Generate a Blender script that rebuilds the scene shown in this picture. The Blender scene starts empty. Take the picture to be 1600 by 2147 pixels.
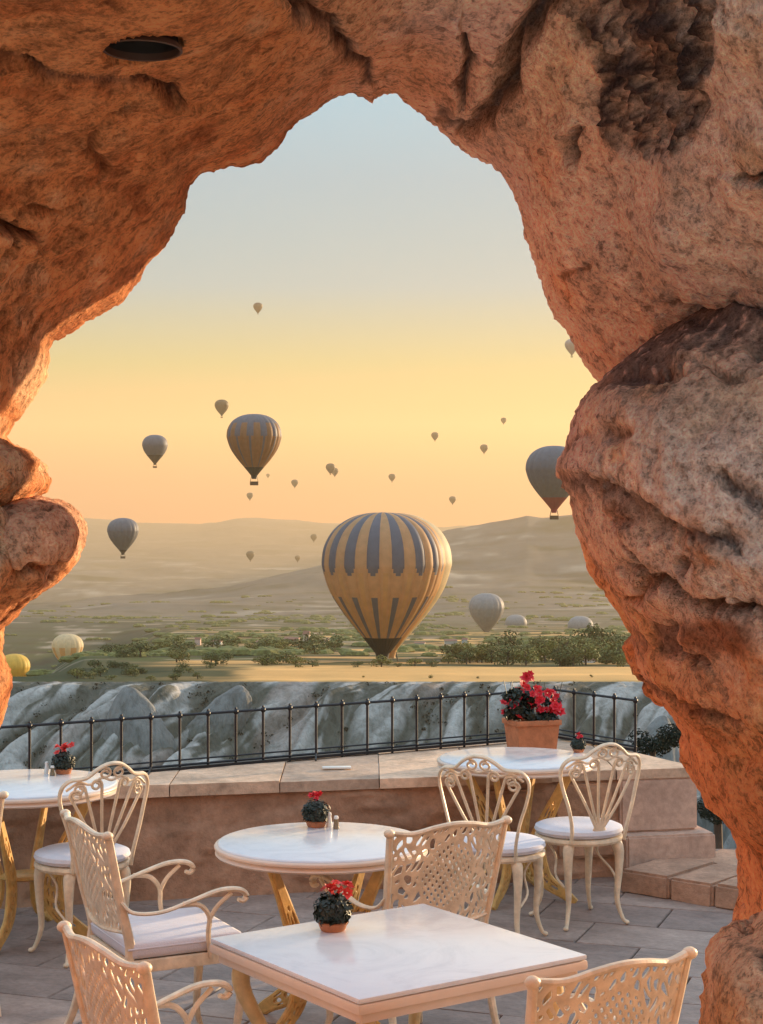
import bpy, bmesh, math, random
import numpy as np
from mathutils import Vector, Matrix

random.seed(7)
rng = np.random.default_rng(7)
sc = bpy.context.scene
R = math.radians
PI = math.pi
FPX, CX, CY, EYE = 3600.0, 800.0, 1073.5, 2.04      # focal length in photo pixels, image centre, eye height
SUN_AZ, SUN_EL = 48.0, 8.0                            # degrees right of the view direction, degrees above the horizon

# ------------------------------------------------------------------ camera
cam_data = bpy.data.cameras.new('camera')
cam = bpy.data.objects.new('camera', cam_data)
sc.collection.objects.link(cam)
cam.location = (0, 0, EYE)
cam.rotation_euler = (PI / 2, 0, 0)
cam_data.sensor_fit = 'VERTICAL'
cam_data.sensor_height = 36.0
cam_data.lens = 36.0 * FPX / 2147.0
cam_data.clip_start = 0.05
cam_data.clip_end = 60000
sc.camera = cam

# ------------------------------------------------------------------ sky
world = bpy.data.worlds.new('World')
sc.world = world
world.use_nodes = True
wt = world.node_tree
wt.nodes.clear()
wo = wt.nodes.new('ShaderNodeOutputWorld')
bg = wt.nodes.new('ShaderNodeBackground')
sky = wt.nodes.new('ShaderNodeTexSky')
sky.sky_type = 'NISHITA'
sky.sun_disc = False
sky.sun_elevation = R(SUN_EL)
sky.sun_rotation = R(SUN_AZ)
sky.dust_density = 3.0
sky.altitude = 1100
sky.ozone_density = 2.0
tcw = wt.nodes.new('ShaderNodeTexCoord')
sepw = wt.nodes.new('ShaderNodeSeparateXYZ')
wt.links.new(tcw.outputs['Generated'], sepw.inputs[0])
rampw = wt.nodes.new('ShaderNodeValToRGB')
wt.links.new(sepw.outputs['Z'], rampw.inputs[0])
SKY_STOPS = [(0.0, (4.32, 0.68, 0.03)), (0.018, (3.97, 0.88, 0.05)), (0.045, (3.85, 2.09, 0.16)), (0.085, (1.4, 2.46, 0.98)), (0.13, (0.45, 2.45, 3.42)), (0.19, (0.74, 2.6, 3.81)), (0.26, (1.07, 3.44, 4.91)), (0.5, (4.85, 6.33, 7.6)), (1.0, (4.63, 6.2, 8.01))]
SKY_MAX = 8.5
cr = rampw.color_ramp
while len(cr.elements) < len(SKY_STOPS):
    cr.elements.new(0.5)
for e, (p, c) in zip(cr.elements, SKY_STOPS):
    e.position = p
    e.color = (c[0] / SKY_MAX, c[1] / SKY_MAX, c[2] / SKY_MAX, 1)
sclw = wt.nodes.new('ShaderNodeVectorMath'); sclw.operation = 'SCALE'
sclw.inputs['Scale'].default_value = SKY_MAX
wt.links.new(rampw.outputs[0], sclw.inputs[0])
nis = wt.nodes.new('ShaderNodeVectorMath'); nis.operation = 'SCALE'
nis.inputs['Scale'].default_value = 0.04
wt.links.new(sky.outputs[0], nis.inputs[0])
addw = wt.nodes.new('ShaderNodeVectorMath'); addw.operation = 'ADD'
wt.links.new(sclw.outputs[0], addw.inputs[0])
wt.links.new(nis.outputs[0], addw.inputs[1])
wt.links.new(addw.outputs[0], bg.inputs['Color'])
bg.inputs['Strength'].default_value = 0.066
wt.links.new(bg.outputs[0], wo.inputs['Surface'])

# ------------------------------------------------------------------ sun
sd = bpy.data.lights.new('sun', 'SUN')
sd.energy = 5.0
sd.angle = R(0.6)
sd.color = (1.0, 0.72, 0.42)
sun = bpy.data.objects.new('sun', sd)
sc.collection.objects.link(sun)
sdir = Vector((math.sin(R(SUN_AZ)) * math.cos(R(SUN_EL)), math.cos(R(SUN_AZ)) * math.cos(R(SUN_EL)), math.sin(R(SUN_EL))))
sun.rotation_euler = sdir.to_track_quat('Z', 'Y').to_euler()
sun.location = sdir * 50

sc.view_settings.view_transform = 'Standard'
sc.view_settings.look = 'None'
sc.view_settings.exposure = 1.35
sc.view_settings.gamma = 1.0
sc.render.engine = 'CYCLES'
sc.cycles.use_denoising = True
sc.cycles.max_bounces = 8
sc.cycles.volume_bounces = 0
sc.cycles.transparent_max_bounces = 8

# ------------------------------------------------------------------ helpers: objects and tags
COL = sc.collection


def tag(o, label=None, cat=None, group=None, kind=None):
    if label: o['label'] = label
    if cat: o['category'] = cat
    if group: o['group'] = group
    if kind: o['kind'] = kind
    return o


def empty(name, loc=(0, 0, 0), rz=0.0, label=None, cat=None, group=None):
    o = bpy.data.objects.new(name, None)
    COL.objects.link(o)
    o.location = loc
    o.rotation_euler = (0, 0, rz)
    o.empty_display_size = 0.1
    return tag(o, label, cat, group)


def link(name, me, mat=None, parent=None, loc=None, rot=None):
    o = bpy.data.objects.new(name, me)
    COL.objects.link(o)
    if mat is not None and not me.materials:
        for m in (mat if isinstance(mat, (list, tuple)) else [mat]):
            me.materials.append(m)
    if parent is not None: o.parent = parent
    if loc is not None: o.location = loc
    if rot is not None: o.rotation_euler = rot
    return o


def copy_tree(o, parent=None):
    c = o.copy()
    COL.objects.link(c)
    c.parent = parent
    for ch in list(o.children):
        copy_tree(ch, c)
    return c


def G(px, py, z=0.0):
    """the point at height z that stands at that spot of the photo (level camera)"""
    Y = (EYE - z) * FPX / (py - CY)
    return Vector(((px - CX) / FPX * Y, Y, z))


def at(px, py, Y):
    return Vector(((px - CX) / FPX * Y, Y, EYE - (py - CY) / FPX * Y))


# ------------------------------------------------------------------ helpers: noise
_perm = np.random.default_rng(11).integers(0, 2 ** 31, 4096)


def _hash(ix, iy, iz):
    h = (ix * 73856093) ^ (iy * 19349663) ^ (iz * 83492791)
    h = (h ^ (h >> 13)) * 1274126177
    h = h & 0x7fffffff
    return _perm[h % 4096]


def pnoise(P):
    P = np.asarray(P, dtype=np.float64)
    I = np.floor(P).astype(np.int64)
    F = P - I
    U = F * F * F * (F * (F * 6 - 15) + 10)
    out = 0
    for dx in (0, 1):
        for dy in (0, 1):
            for dz in (0, 1):
                h = _hash(I[:, 0] + dx, I[:, 1] + dy, I[:, 2] + dz)
                gx = ((h & 1023) / 511.5 - 1)
                gy = (((h >> 10) & 1023) / 511.5 - 1)
                gz = (((h >> 20) & 1023) / 511.5 - 1)
                d = gx * (F[:, 0] - dx) + gy * (F[:, 1] - dy) + gz * (F[:, 2] - dz)
                w = (U[:, 0] if dx else 1 - U[:, 0]) * (U[:, 1] if dy else 1 - U[:, 1]) * (U[:, 2] if dz else 1 - U[:, 2])
                out = out + w * d
    return out


def fbm(P, oct=4, rough=0.5, lac=2.03):
    P = np.asarray(P, dtype=np.float64)
    a, s, out = 1.0, 0.0, 0
    for i in range(oct):
        out = out + a * pnoise(P + 17.3 * i)
        s += a
        a *= rough
        P = P * lac
    return out / s


def ridged(P, oct=4, rough=0.55):
    P = np.asarray(P, dtype=np.float64)
    a, s, out = 1.0, 0.0, 0
    for i in range(oct):
        out = out + a * (1 - 2.2 * np.abs(pnoise(P + 31.7 * i)))
        s += a
        a *= rough
        P = P * 2.07
    return out / s


def voronoi(P2, scale, seed=1, jit=0.9):
    """F1, F2 of a jittered 2D grid"""
    P = P2 / scale
    I = np.floor(P).astype(np.int64)
    f1 = np.full(len(P), 9.0)
    f2 = np.full(len(P), 9.0)
    for dx in (-1, 0, 1):
        for dy in (-1, 0, 1):
            cx, cy = I[:, 0] + dx, I[:, 1] + dy
            h = _hash(cx, cy, cx * 0 + seed)
            qx = cx + 0.5 + jit * ((h & 1023) / 1023. - 0.5)
            qy = cy + 0.5 + jit * (((h >> 10) & 1023) / 1023. - 0.5)
            d = np.hypot(P[:, 0] - qx, P[:, 1] - qy)
            nf1 = np.minimum(f1, d)
            f2 = np.where(d < f1, f1, np.minimum(f2, d))
            f1 = nf1
    return f1 * scale, f2 * scale


def sstep(a, b, x):
    t = np.clip((x - a) / (b - a), 0, 1)
    return t * t * (3 - 2 * t)


# ------------------------------------------------------------------ helpers: meshes
def mesh_np(name, V, F, smooth=True, cols=None):
    """V (n,3), F list of quads array (m,4) or list"""
    me = bpy.data.meshes.new(name)
    if isinstance(F, np.ndarray):
        V = np.ascontiguousarray(V, dtype=np.float32)
        m, k = F.shape
        me.vertices.add(len(V))
        me.vertices.foreach_set('co', V.ravel())
        me.loops.add(m * k)
        me.loops.foreach_set('vertex_index', np.ascontiguousarray(F, dtype=np.int32).ravel())
        me.polygons.add(m)
        me.polygons.foreach_set('loop_start', np.arange(0, m * k, k, dtype=np.int32))
        me.polygons.foreach_set('loop_total', np.full(m, k, dtype=np.int32))
        me.update(calc_edges=True)
        me.validate()
    else:
        me.from_pydata([tuple(v) for v in V], [], F)
        me.update()
    if smooth:
        me.polygons.foreach_set('use_smooth', np.ones(len(me.polygons), dtype=bool))
    if cols:
        for nm, arr in cols.items():
            a = me.attributes.new(nm, 'FLOAT_COLOR', 'POINT')
            arr4 = np.ones((len(V), 4), dtype=np.float32)
            arr4[:, :3] = arr
            a.data.foreach_set('color', arr4.ravel())
    return me


def grid_faces(n, m, wrap_m=False):
    """n rows, m columns"""
    i = np.arange(n - 1)[:, None]
    j = np.arange(m if wrap_m else m - 1)[None, :]
    j2 = (j + 1) % m
    a = i * m + j
    b = i * m + j2
    c = (i + 1) * m + j2
    d = (i + 1) * m + j
    return np.stack([a, b, c, d], -1).reshape(-1, 4)


def vert_normals(V, F):
    a, b, c, d = (V[F[:, k]] for k in range(4))
    n = np.cross(c - a, d - b)
    N = np.zeros_like(V)
    for k in range(4):
        np.add.at(N, F[:, k], n)
    return N / (np.linalg.norm(N, axis=1)[:, None] + 1e-12)


class MB:
    """collects shapes for one mesh"""
    def __init__(s): s.v, s.f, s.mi = [], [], []

    def add(s, V, F, mi=0):
        o = len(s.v)
        s.v += [tuple(v) for v in V]
        s.f += [tuple(int(i) + o for i in f) for f in F]
        s.mi += [mi] * len(F)

    def tube(s, pts, r, seg=8, flat=1.0, updir=None, cap=True, closed=False, mi=0):
        """tube along pts with radius r (scalar or list); flat squeezes along the frame's 2nd axis"""
        P = [Vector(p) for p in pts]
        n = len(P)
        rs = r if isinstance(r, (list, tuple, np.ndarray)) else [r] * n
        V = []
        prev = None
        for i in range(n):
            if closed: t = P[(i + 1) % n] - P[i - 1]
            else: t = P[min(i + 1, n - 1)] - P[max(i - 1, 0)]
            t = t.normalized() if t.length > 1e-9 else Vector((0, 0, 1))
            if updir is not None: a = Vector(updir)
            elif prev is None: a = Vector((0, 0, 1)) if abs(t.z) < .9 else Vector((1, 0, 0))
            else: a = prev
            a = a - t * a.dot(t)
            a = a.normalized() if a.length > 1e-6 else t.orthogonal().normalized()
            prev = a
            b = t.cross(a)
            for k in range(seg):
                an = 2 * PI * k / seg
                V.append(P[i] + (a * math.cos(an) * flat + b * math.sin(an)) * rs[i])
        F = []
        for i in range(n if closed else n - 1):
            for k in range(seg):
                F.append((i * seg + k, i * seg + (k + 1) % seg, ((i + 1) % n) * seg + (k + 1) % seg, ((i + 1) % n) * seg + k))
        if cap and not closed:
            F.append(tuple(range(seg - 1, -1, -1)))
            F.append(tuple((n - 1) * seg + k for k in range(seg)))
        s.add(V, F, mi)
        return s

    def lathe(s, prof, seg=48, c=(0, 0, 0), mi=0, sx=1.0, sy=1.0):
        V = []
        for (r, z) in prof:
            for k in range(seg):
                a = 2 * PI * k / seg
                V.append((c[0] + r * math.cos(a) * sx, c[1] + r * math.sin(a) * sy, c[2] + z))
        F = []
        for i in range(len(prof) - 1):
            for k in range(seg):
                F.append((i * seg + k, i * seg + (k + 1) % seg, (i + 1) * seg + (k + 1) % seg, (i + 1) * seg + k))
        s.add(V, F, mi)
        return s

    def box(s, c, d, rz=0, bev=0.0, mi=0, tilt=None):
        """box with optional chamfer; c centre, d full size"""
        bm = bmesh.new()
        bmesh.ops.create_cube(bm, size=1)
        bmesh.ops.scale(bm, vec=Vector(d), verts=bm.verts)
        if bev > 0:
            bmesh.ops.bevel(bm, geom=bm.edges[:], offset=bev, segments=2, affect='EDGES', profile=0.6)
        M = Matrix.Translation(Vector(c)) @ Matrix.Rotation(rz, 4, 'Z')
        if tilt: M = M @ tilt
        bm.transform(M)
        bm.verts.index_update()
        s.add([v.co.copy() for v in bm.verts], [[v.index for v in f.verts] for f in bm.faces], mi)
        bm.free()
        return s

    def ball(s, c, r, u=10, v=7, sc3=(1, 1, 1), mi=0):
        prof = [(max(r * math.sin(PI * i / v), 1e-4), -r * math.cos(PI * i / v)) for i in range(v + 1)]
        V = []
        for (rr, z) in prof:
            for k in range(u):
                a = 2 * PI * k / u
                V.append((c[0] + rr * math.cos(a) * sc3[0], c[1] + rr * math.sin(a) * sc3[1], c[2] + z * sc3[2]))
        F = [(i * u + k, i * u + (k + 1) % u, (i + 1) * u + (k + 1) % u, (i + 1) * u + k) for i in range(v) for k in range(u)]
        s.add(V, F, mi)
        return s

    def mesh(s, name, smooth=True, angle=None):
        me = bpy.data.meshes.new(name)
        me.from_pydata(s.v, [], s.f)
        me.update()
        me.polygons.foreach_set('material_index', np.array(s.mi, dtype=np.int32))
        if smooth:
            me.polygons.foreach_set('use_smooth', np.ones(len(me.polygons), dtype=bool))
            me.set_sharp_from_angle(angle=R(angle or 40))
        return me

    def obj(s, name, mat, parent=None, smooth=True, angle=None, loc=None, rot=None):
        return link(name, s.mesh(name, smooth, angle), mat, parent, loc, rot)


def smooth_path(pts, n=24):
    """Catmull-Rom through pts"""
    P = [Vector(p) for p in pts]
    P = [P[0] * 2 - P[1]] + P + [P[-1] * 2 - P[-2]]
    m = len(P) - 3
    out = []
    for i in range(n):
        t = i / (n - 1) * m
        k = min(int(t), m - 1)
        u = t - k
        a, b, c, d = P[k:k + 4]
        out.append(0.5 * ((2 * b) + (c - a) * u + (2 * a - 5 * b + 4 * c - d) * u * u + (3 * b - a - 3 * c + d) * u ** 3))
    return out


# ------------------------------------------------------------------ materials
def mat_new(name):
    m = bpy.data.materials.new(name)
    m.use_nodes = True
    nt = m.node_tree
    return m, nt, nt.nodes['Principled BSDF']


def N(nt, t, **kw):
    n = nt.nodes.new(t)
    for k, v in kw.items(): setattr(n, k, v)
    return n


def noise_node(nt, scale, detail=4, rough=0.55, vec=None, dist=0.0):
    n = N(nt, 'ShaderNodeTexNoise')
    n.inputs['Scale'].default_value = scale
    n.inputs['Detail'].default_value = detail
    n.inputs['Roughness'].default_value = rough
    n.inputs['Distortion'].default_value = dist
    if vec is not None: nt.links.new(vec, n.inputs['Vector'])
    return n


def ramp(nt, fac, stops):
    r = N(nt, 'ShaderNodeValToRGB')
    while len(r.color_ramp.elements) < len(stops): r.color_ramp.elements.new(0.5)
    for e, (p, c) in zip(r.color_ramp.elements, stops):
        e.position = p
        e.color = (*c, 1) if len(c) == 3 else c
    nt.links.new(fac, r.inputs[0])
    return r


def mixc(nt, fac, a, b, mode='MIX'):
    m = N(nt, 'ShaderNodeMix', data_type='RGBA', blend_type=mode)
    if isinstance(fac, (int, float)): m.inputs[0].default_value = fac
    else: nt.links.new(fac, m.inputs[0])
    for k, v in ((6, a), (7, b)):
        if isinstance(v, tuple): m.inputs[k].default_value = (*v, 1)
        else: nt.links.new(v, m.inputs[k])
    return m.outputs[2]


def bump(nt, h, dist, strength=1.0, normal=None):
    b = N(nt, 'ShaderNodeBump')
    b.inputs['Strength'].default_value = strength
    b.inputs['Distance'].default_value = dist
    nt.links.new(h, b.inputs['Height'])
    if normal is not None: nt.links.new(normal, b.inputs['Normal'])
    return b.outputs[0]


def simple(name, col, rough=0.5, var=0.12, scale=6, metal=0.0, bmp=0.0, bscale=60, spec=0.5, sheen=0.0):
    m, nt, bs = mat_new(name)
    tc = N(nt, 'ShaderNodeTexCoord')
    n = noise_node(nt, scale, 5, 0.6, tc.outputs['Object'])
    lo = tuple(c * (1 - var) for c in col)
    hi = tuple(min(1, c * (1 + var)) for c in col)
    r = ramp(nt, n.outputs[0], [(0.3, lo), (0.7, hi)])
    nt.links.new(r.outputs[0], bs.inputs['Base Color'])
    bs.inputs['Roughness'].default_value = rough
    bs.inputs['Metallic'].default_value = metal
    bs.inputs['Specular IOR Level'].default_value = spec
    if bmp:
        n2 = noise_node(nt, bscale, 4, 0.6, tc.outputs['Object'])
        nt.links.new(bump(nt, n2.outputs[0], bmp), bs.inputs['Normal'])
    return m


M = {}


def rock_material(name):
    """colour comes from the stone's own patches (vertex attribute), grain and pits from noise"""
    m, nt, bs = mat_new(name)
    tc = N(nt, 'ShaderNodeTexCoord')
    at_ = N(nt, 'ShaderNodeAttribute', attribute_name='stone')
    n1 = noise_node(nt, 9, 8, 0.68, tc.outputs['Object'], 0.4)
    n2 = noise_node(nt, 45, 8, 0.7, tc.outputs['Object'])
    n3 = noise_node(nt, 170, 4, 0.6, tc.outputs['Object'])
    v = N(nt, 'ShaderNodeTexVoronoi', feature='F1')
    v.inputs['Scale'].default_value = 38
    v.inputs['Randomness'].default_value = 1
    wv = noise_node(nt, 18, 4, 0.6, tc.outputs['Object'])
    vadd = mixc(nt, 0.06, tc.outputs['Object'], wv.outputs['Color'], 'LINEAR_LIGHT')
    nt.links.new(vadd, v.inputs['Vector'])
    pit = ramp(nt, v.outputs['Distance'], [(0.10, (0, 0, 0)), (0.26, (1, 1, 1))])
    pm = ramp(nt, n1.outputs[0], [(0.42, (1, 1, 1)), (0.56, (0, 0, 0))])
    pitm = mixc(nt, pm.outputs[0], (1, 1, 1), pit.outputs[0])
    c1 = ramp(nt, n1.outputs[0], [(0.30, (0.56, 0.50, 0.46)), (0.46, (1.08, 1.08, 1.08)), (0.70, (1.55, 1.5, 1.45))])
    c2 = ramp(nt, n2.outputs[0], [(0.37, (0.50, 0.45, 0.42)), (0.46, (1.08, 1.08, 1.08)), (0.62, (1.55, 1.54, 1.52))])
    col = mixc(nt, 0.75, at_.outputs['Color'], c1.outputs[0], 'MULTIPLY')
    col = mixc(nt, 0.85, col, c2.outputs[0], 'MULTIPLY')
    c3 = ramp(nt, n3.outputs[0], [(0.38, (0.66, 0.62, 0.60)), (0.48, (1.1, 1.1, 1.1)), (0.62, (1.4, 1.4, 1.4))])
    col = mixc(nt, 0.6, col, c3.outputs[0], 'MULTIPLY')
    sc_ = N(nt, 'ShaderNodeVectorMath', operation='SCALE')
    nt.links.new(col, bs.inputs['Base Color'])
    bs.inputs['Roughness'].default_value = 0.92
    bs.inputs['Specular IOR Level'].default_value = 0.2
    b1 = bump(nt, n2.outputs[0], 0.020, 1.0)
    b2 = bump(nt, pitm, 0.012, 1.0, b1)
    b3 = bump(nt, n3.outputs[0], 0.006, 0.9, b2)
    nt.links.new(b3, bs.inputs['Normal'])
    nt.nodes.remove(sc_)
    return m


M['rock'] = rock_material('red_tuff_rock')
M['cream'] = simple('cream_painted_cast_metal', (0.73, 0.575, 0.40), 0.42, 0.20, 22, 0.0, 0.0012, 90)
M['gold'] = simple('golden_painted_cast_metal', (0.62, 0.36, 0.11), 0.40, 0.22, 22, 0.0, 0.0012, 90)
def tabletop_mat():
    m, nt, bs = mat_new('white_lacquered_tabletop')
    tc = N(nt, 'ShaderNodeTexCoord')
    n1 = noise_node(nt, 3.5, 8, 0.7, tc.outputs['Object'], 1.2)
    n2 = noise_node(nt, 9, 6, 0.7, tc.outputs['Object'], 2.0)
    r = ramp(nt, n1.outputs[0], [(0.35, (0.56, 0.55, 0.575)), (0.5, (0.645, 0.635, 0.655)), (0.7, (0.68, 0.67, 0.68))])
    nt.links.new(r.outputs[0], bs.inputs['Base Color'])
    q = ramp(nt, n2.outputs[0], [(0.3, (0.14, 0.14, 0.14)), (0.7, (0.22, 0.22, 0.22))])
    nt.links.new(q.outputs[0], bs.inputs['Roughness'])
    return m


M['white_top'] = tabletop_mat()
M['leg_cream'] = simple('pale_golden_painted_metal', (0.66, 0.45, 0.21), 0.42, 0.2, 20)
M['rim'] = simple('cream_lacquered_table_rim', (0.68, 0.52, 0.41), 0.32, 0.06, 8)
M['cushion'] = simple('white_seat_cushion_fabric', (0.64, 0.61, 0.64), 0.85, 0.05, 10, 0, 0.002, 160, 0.2)
M['iron'] = simple('black_wrought_iron', (0.018, 0.017, 0.02), 0.45, 0.3, 30, 0.3, 0.001, 120)
M['black'] = simple('matt_black_metal', (0.008, 0.007, 0.008), 0.6, 0.2, 20)
M['terracotta'] = simple('terracotta_clay', (0.46, 0.17, 0.075), 0.8, 0.25, 16, 0, 0.002, 80)
M['leaf'] = simple('dark_green_leaves', (0.009, 0.017, 0.008), 0.5, 0.5, 30)
M['red'] = simple('red_petals', (0.62, 0.015, 0.03), 0.55, 0.35, 25)
M['coral'] = simple('coral_petals', (0.68, 0.06, 0.05), 0.55, 0.35, 25)
M['white'] = simple('white_ceramic', (0.75, 0.72, 0.66), 0.3, 0.05, 10)
M['glass_dark'] = simple('smoky_shaker_glass', (0.20, 0.15, 0.09), 0.12, 0.2, 20)


def stone_mat(name, col, var=0.3, rough=0.85, b=0.006, scale=3.0):
    m, nt, bs = mat_new(name)
    tc = N(nt, 'ShaderNodeTexCoord')
    oi = N(nt, 'ShaderNodeObjectInfo')
    mp = N(nt, 'ShaderNodeVectorMath', operation='ADD')
    sc3 = N(nt, 'ShaderNodeVectorMath', operation='SCALE')
    cmb = N(nt, 'ShaderNodeCombineXYZ')
    nt.links.new(oi.outputs['Random'], cmb.inputs[0])
    nt.links.new(oi.outputs['Random'], cmb.inputs[1])
    nt.links.new(cmb.outputs[0], sc3.inputs[0])
    sc3.inputs['Scale'].default_value = 37.0
    nt.links.new(tc.outputs['Object'], mp.inputs[0])
    nt.links.new(sc3.outputs[0], mp.inputs[1])
    n1 = noise_node(nt, scale, 8, 0.62, mp.outputs[0], 0.3)
    n2 = noise_node(nt, scale * 9, 6, 0.65, mp.outputs[0])
    n3 = noise_node(nt, scale * 40, 3, 0.6, mp.outputs[0])
    lo = tuple(c * (1 - var) for c in col)
    hi = tuple(min(1, c * (1 + var)) for c in col)
    c1 = ramp(nt, n1.outputs[0], [(0.3, lo), (0.5, col), (0.72, hi)])
    c2 = ramp(nt, n2.outputs[0], [(0.3, (0.7, 0.68, 0.66)), (0.6, (1.1, 1.08, 1.06))])
    c = mixc(nt, 0.7, c1.outputs[0], c2.outputs[0], 'MULTIPLY')
    rr = ramp(nt, oi.outputs['Random'], [(0, (0.82, 0.80, 0.80)), (0.5, (1, 0.99, 0.98)), (1, (1.18, 1.14, 1.10))])
    c = mixc(nt, 1.0, c, rr.outputs[0], 'MULTIPLY')
    nt.links.new(c, bs.inputs['Base Color'])
    bs.inputs['Roughness'].default_value = rough
    bs.inputs['Specular IOR Level'].default_value = 0.3
    b1 = bump(nt, n2.outputs[0], b, 0.8)
    b2 = bump(nt, n3.outputs[0], b * 0.3, 0.7, b1)
    nt.links.new(b2, bs.inputs['Normal'])
    return m


M['paver'] = stone_mat('grey_violet_stone_paving', (0.30, 0.235, 0.205), 0.28, 0.6, 0.003, 2.5)
M['joint'] = stone_mat('dark_joint_mortar', (0.21, 0.165, 0.15), 0.2, 0.9, 0.003, 5)
M['wall'] = stone_mat('reddish_brown_plastered_stone', (0.45, 0.265, 0.17), 0.40, 0.9, 0.012, 2.2)
M['coping'] = stone_mat('pinkish_buff_coping_stone', (0.58, 0.41, 0.29), 0.34, 0.8, 0.006, 3)
M['pillar'] = stone_mat('pink_tuff_block', (0.62, 0.43, 0.33), 0.25, 0.85, 0.004, 3)
M['ledge'] = stone_mat('buff_ledge_stone', (0.50, 0.31, 0.21), 0.3, 0.85, 0.01, 4)


def attr_mat(name, rough=0.95, n_scale=0.5, amt=0.5, b=0.0, bs_=1.0):
    m, nt, bs = mat_new(name)
    tc = N(nt, 'ShaderNodeTexCoord')
    a = N(nt, 'ShaderNodeAttribute', attribute_name='ground')
    n = noise_node(nt, n_scale, 8, 0.7, tc.outputs['Object'])
    c = ramp(nt, n.outputs[0], [(0.3, (0.55, 0.55, 0.55)), (0.7, (1.4, 1.4, 1.4))])
    col = mixc(nt, amt, a.outputs['Color'], c.outputs[0], 'MULTIPLY')
    nt.links.new(col, bs.inputs['Base Color'])
    bs.inputs['Roughness'].default_value = rough
    bs.inputs['Specular IOR Level'].default_value = 0.1
    if b:
        n2 = noise_node(nt, bs_, 8, 0.7, tc.outputs['Object'])
        nt.links.new(bump(nt, n2.outputs[0], b), bs.inputs['Normal'])
    return m


# ================================================================== TERRAIN
NEARP = [(11.2, -6.0), (16, -9), (30, -13), (60, -19), (120, -27), (160, -34), (200, -46), (262, -54), (288, -44), (298, -30.5), (300, -27.75)]
FARP = [(340, 1402), (420, 1376), (600, 1352), (1000, 1326), (1600, 1300), (2400, 1278), (3200, 1262), (4000, 1250),
        (4800, 1232), (6000, 1200), (8000, 1150), (10400, 1101), (11500, 1125), (13500, 1200), (16000, 1250)]
TP = NEARP + [(Y, EYE - (py - CY) / FPX * Y) for Y, py in FARP]
TPY = np.log([p[0] for p in TP])
TPZ = np.array([p[1] for p in TP])


def crest_height(u, pts, Y, basepy):
    px = CX + u * FPX
    py = np.interp(px, [p[0] for p in pts], [p[1] for p in pts])
    return (basepy - py) / FPX * Y


RIDGE_A = [(-1500, 1300), (0, 1292), (200, 1268), (330, 1254), (480, 1241), (620, 1208), (700, 1190), (800, 1160), (940, 1114), (1050, 1098),
           (1105, 1086), (1135, 1090), (1200, 1084), (1400, 1070), (1800, 1050), (3200, 1060)]
RIDGE_B = [(-1500, 1100), (0, 1086), (170, 1087), (300, 1096), (420, 1097), (500, 1087), (600, 1090), (700, 1097), (940, 1106), (1100, 1094), (1500, 1090), (3000, 1085)]


def terrain_z(X, Y):
    Y = np.maximum(Y, 11.2)
    base = np.interp(np.log(Y), TPY, TPZ)
    u = X / Y
    ha = crest_height(u, RIDGE_A, 4000, 1250)
    wa = np.where(Y < 4000, np.exp(-((Y - 4000) / 1050.) ** 2), np.exp(-((Y - 4000) / 700.) ** 2))
    hb = crest_height(u, RIDGE_B, 10400, 1101)
    wb = np.exp(-((Y - 10400) / 1800.) ** 2)
    P = np.stack([X, Y, 0 * X], 1)
    far = sstep(900, 3000, Y)
    n = fbm(P / 420., 5, 0.55) * 40 * far * (1 - 0.8 * np.exp(-((Y - 4000) / 250.) ** 2)) * sstep(16000, 9000, Y)
    n += ridged(P / 900., 4) * 22 * sstep(2000, 3300, Y) * (1 - 0.8 * np.exp(-((Y - 4000) / 350.) ** 2)) * (1 - 0.75 * np.exp(-((Y - 10400) / 1200.) ** 2))
    mid = sstep(330, 500, Y) * sstep(2500, 900, Y)
    n += fbm(P / 60., 4) * 2.2 * mid
    n += fbm(P / 9., 4) * 0.5 * sstep(20, 60, Y) * sstep(290, 200, Y) * 3
    uu_ = X / Y
    n -= 62 / FPX * Y * sstep(-.170, -.208, uu_) * sstep(300, 420, Y) * sstep(900, 600, Y)
    n -= 24 * sstep(-.12, -.16, uu_) * sstep(500, 800, Y) * sstep(1500, 950, Y)
    lip = fbm(np.stack([X / 25., 0 * X, 0 * X], 1), 3) * 1.6 * np.exp(-((Y - 300) / 30.) ** 2)
    return base + ha * wa + hb * wb + n + lip


rows = 620
Ys = np.exp(np.linspace(math.log(11.2), math.log(16000), rows))
cols_n = 520
uu = np.linspace(-1, 1, cols_n)
uu = np.sign(uu) * (0.28 * np.abs(uu) + 0.42 * np.abs(uu) ** 3)
UU, YY = np.meshgrid(uu, Ys)
XX = UU * YY + np.sign(UU) * np.minimum(25, 200 * np.abs(UU))
Xf, Yf = XX.ravel(), YY.ravel()
Zf = terrain_z(Xf, Yf)
Pn = np.stack([Xf, Yf, 0 * Xf], 1)
# ground cover: scrub, bare tuff, stubble fields, dry hill soil
olive = np.array([0.050, 0.058, 0.026]); stubble = np.array([0.60, 0.34, 0.125]); soil = np.array([0.20, 0.15, 0.105])
tuff = np.array([0.24, 0.235, 0.22]); hill = np.array([0.125, 0.115, 0.10]); hillgreen = np.array([0.060, 0.065, 0.040]); pale = np.array([0.30, 0.26, 0.21])


def lerp(a, b, t): return a + (b - a) * t[:, None]


C = np.tile(olive, (len(Xf), 1))
nA = fbm(Pn / np.array([14, 9, 1.]), 4)
C = lerp(C, tuff, np.maximum(sstep(-0.05, 0.12, nA) * sstep(290, 250, Yf), sstep(262, 272, Yf) * sstep(300, 298, Yf)))
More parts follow.
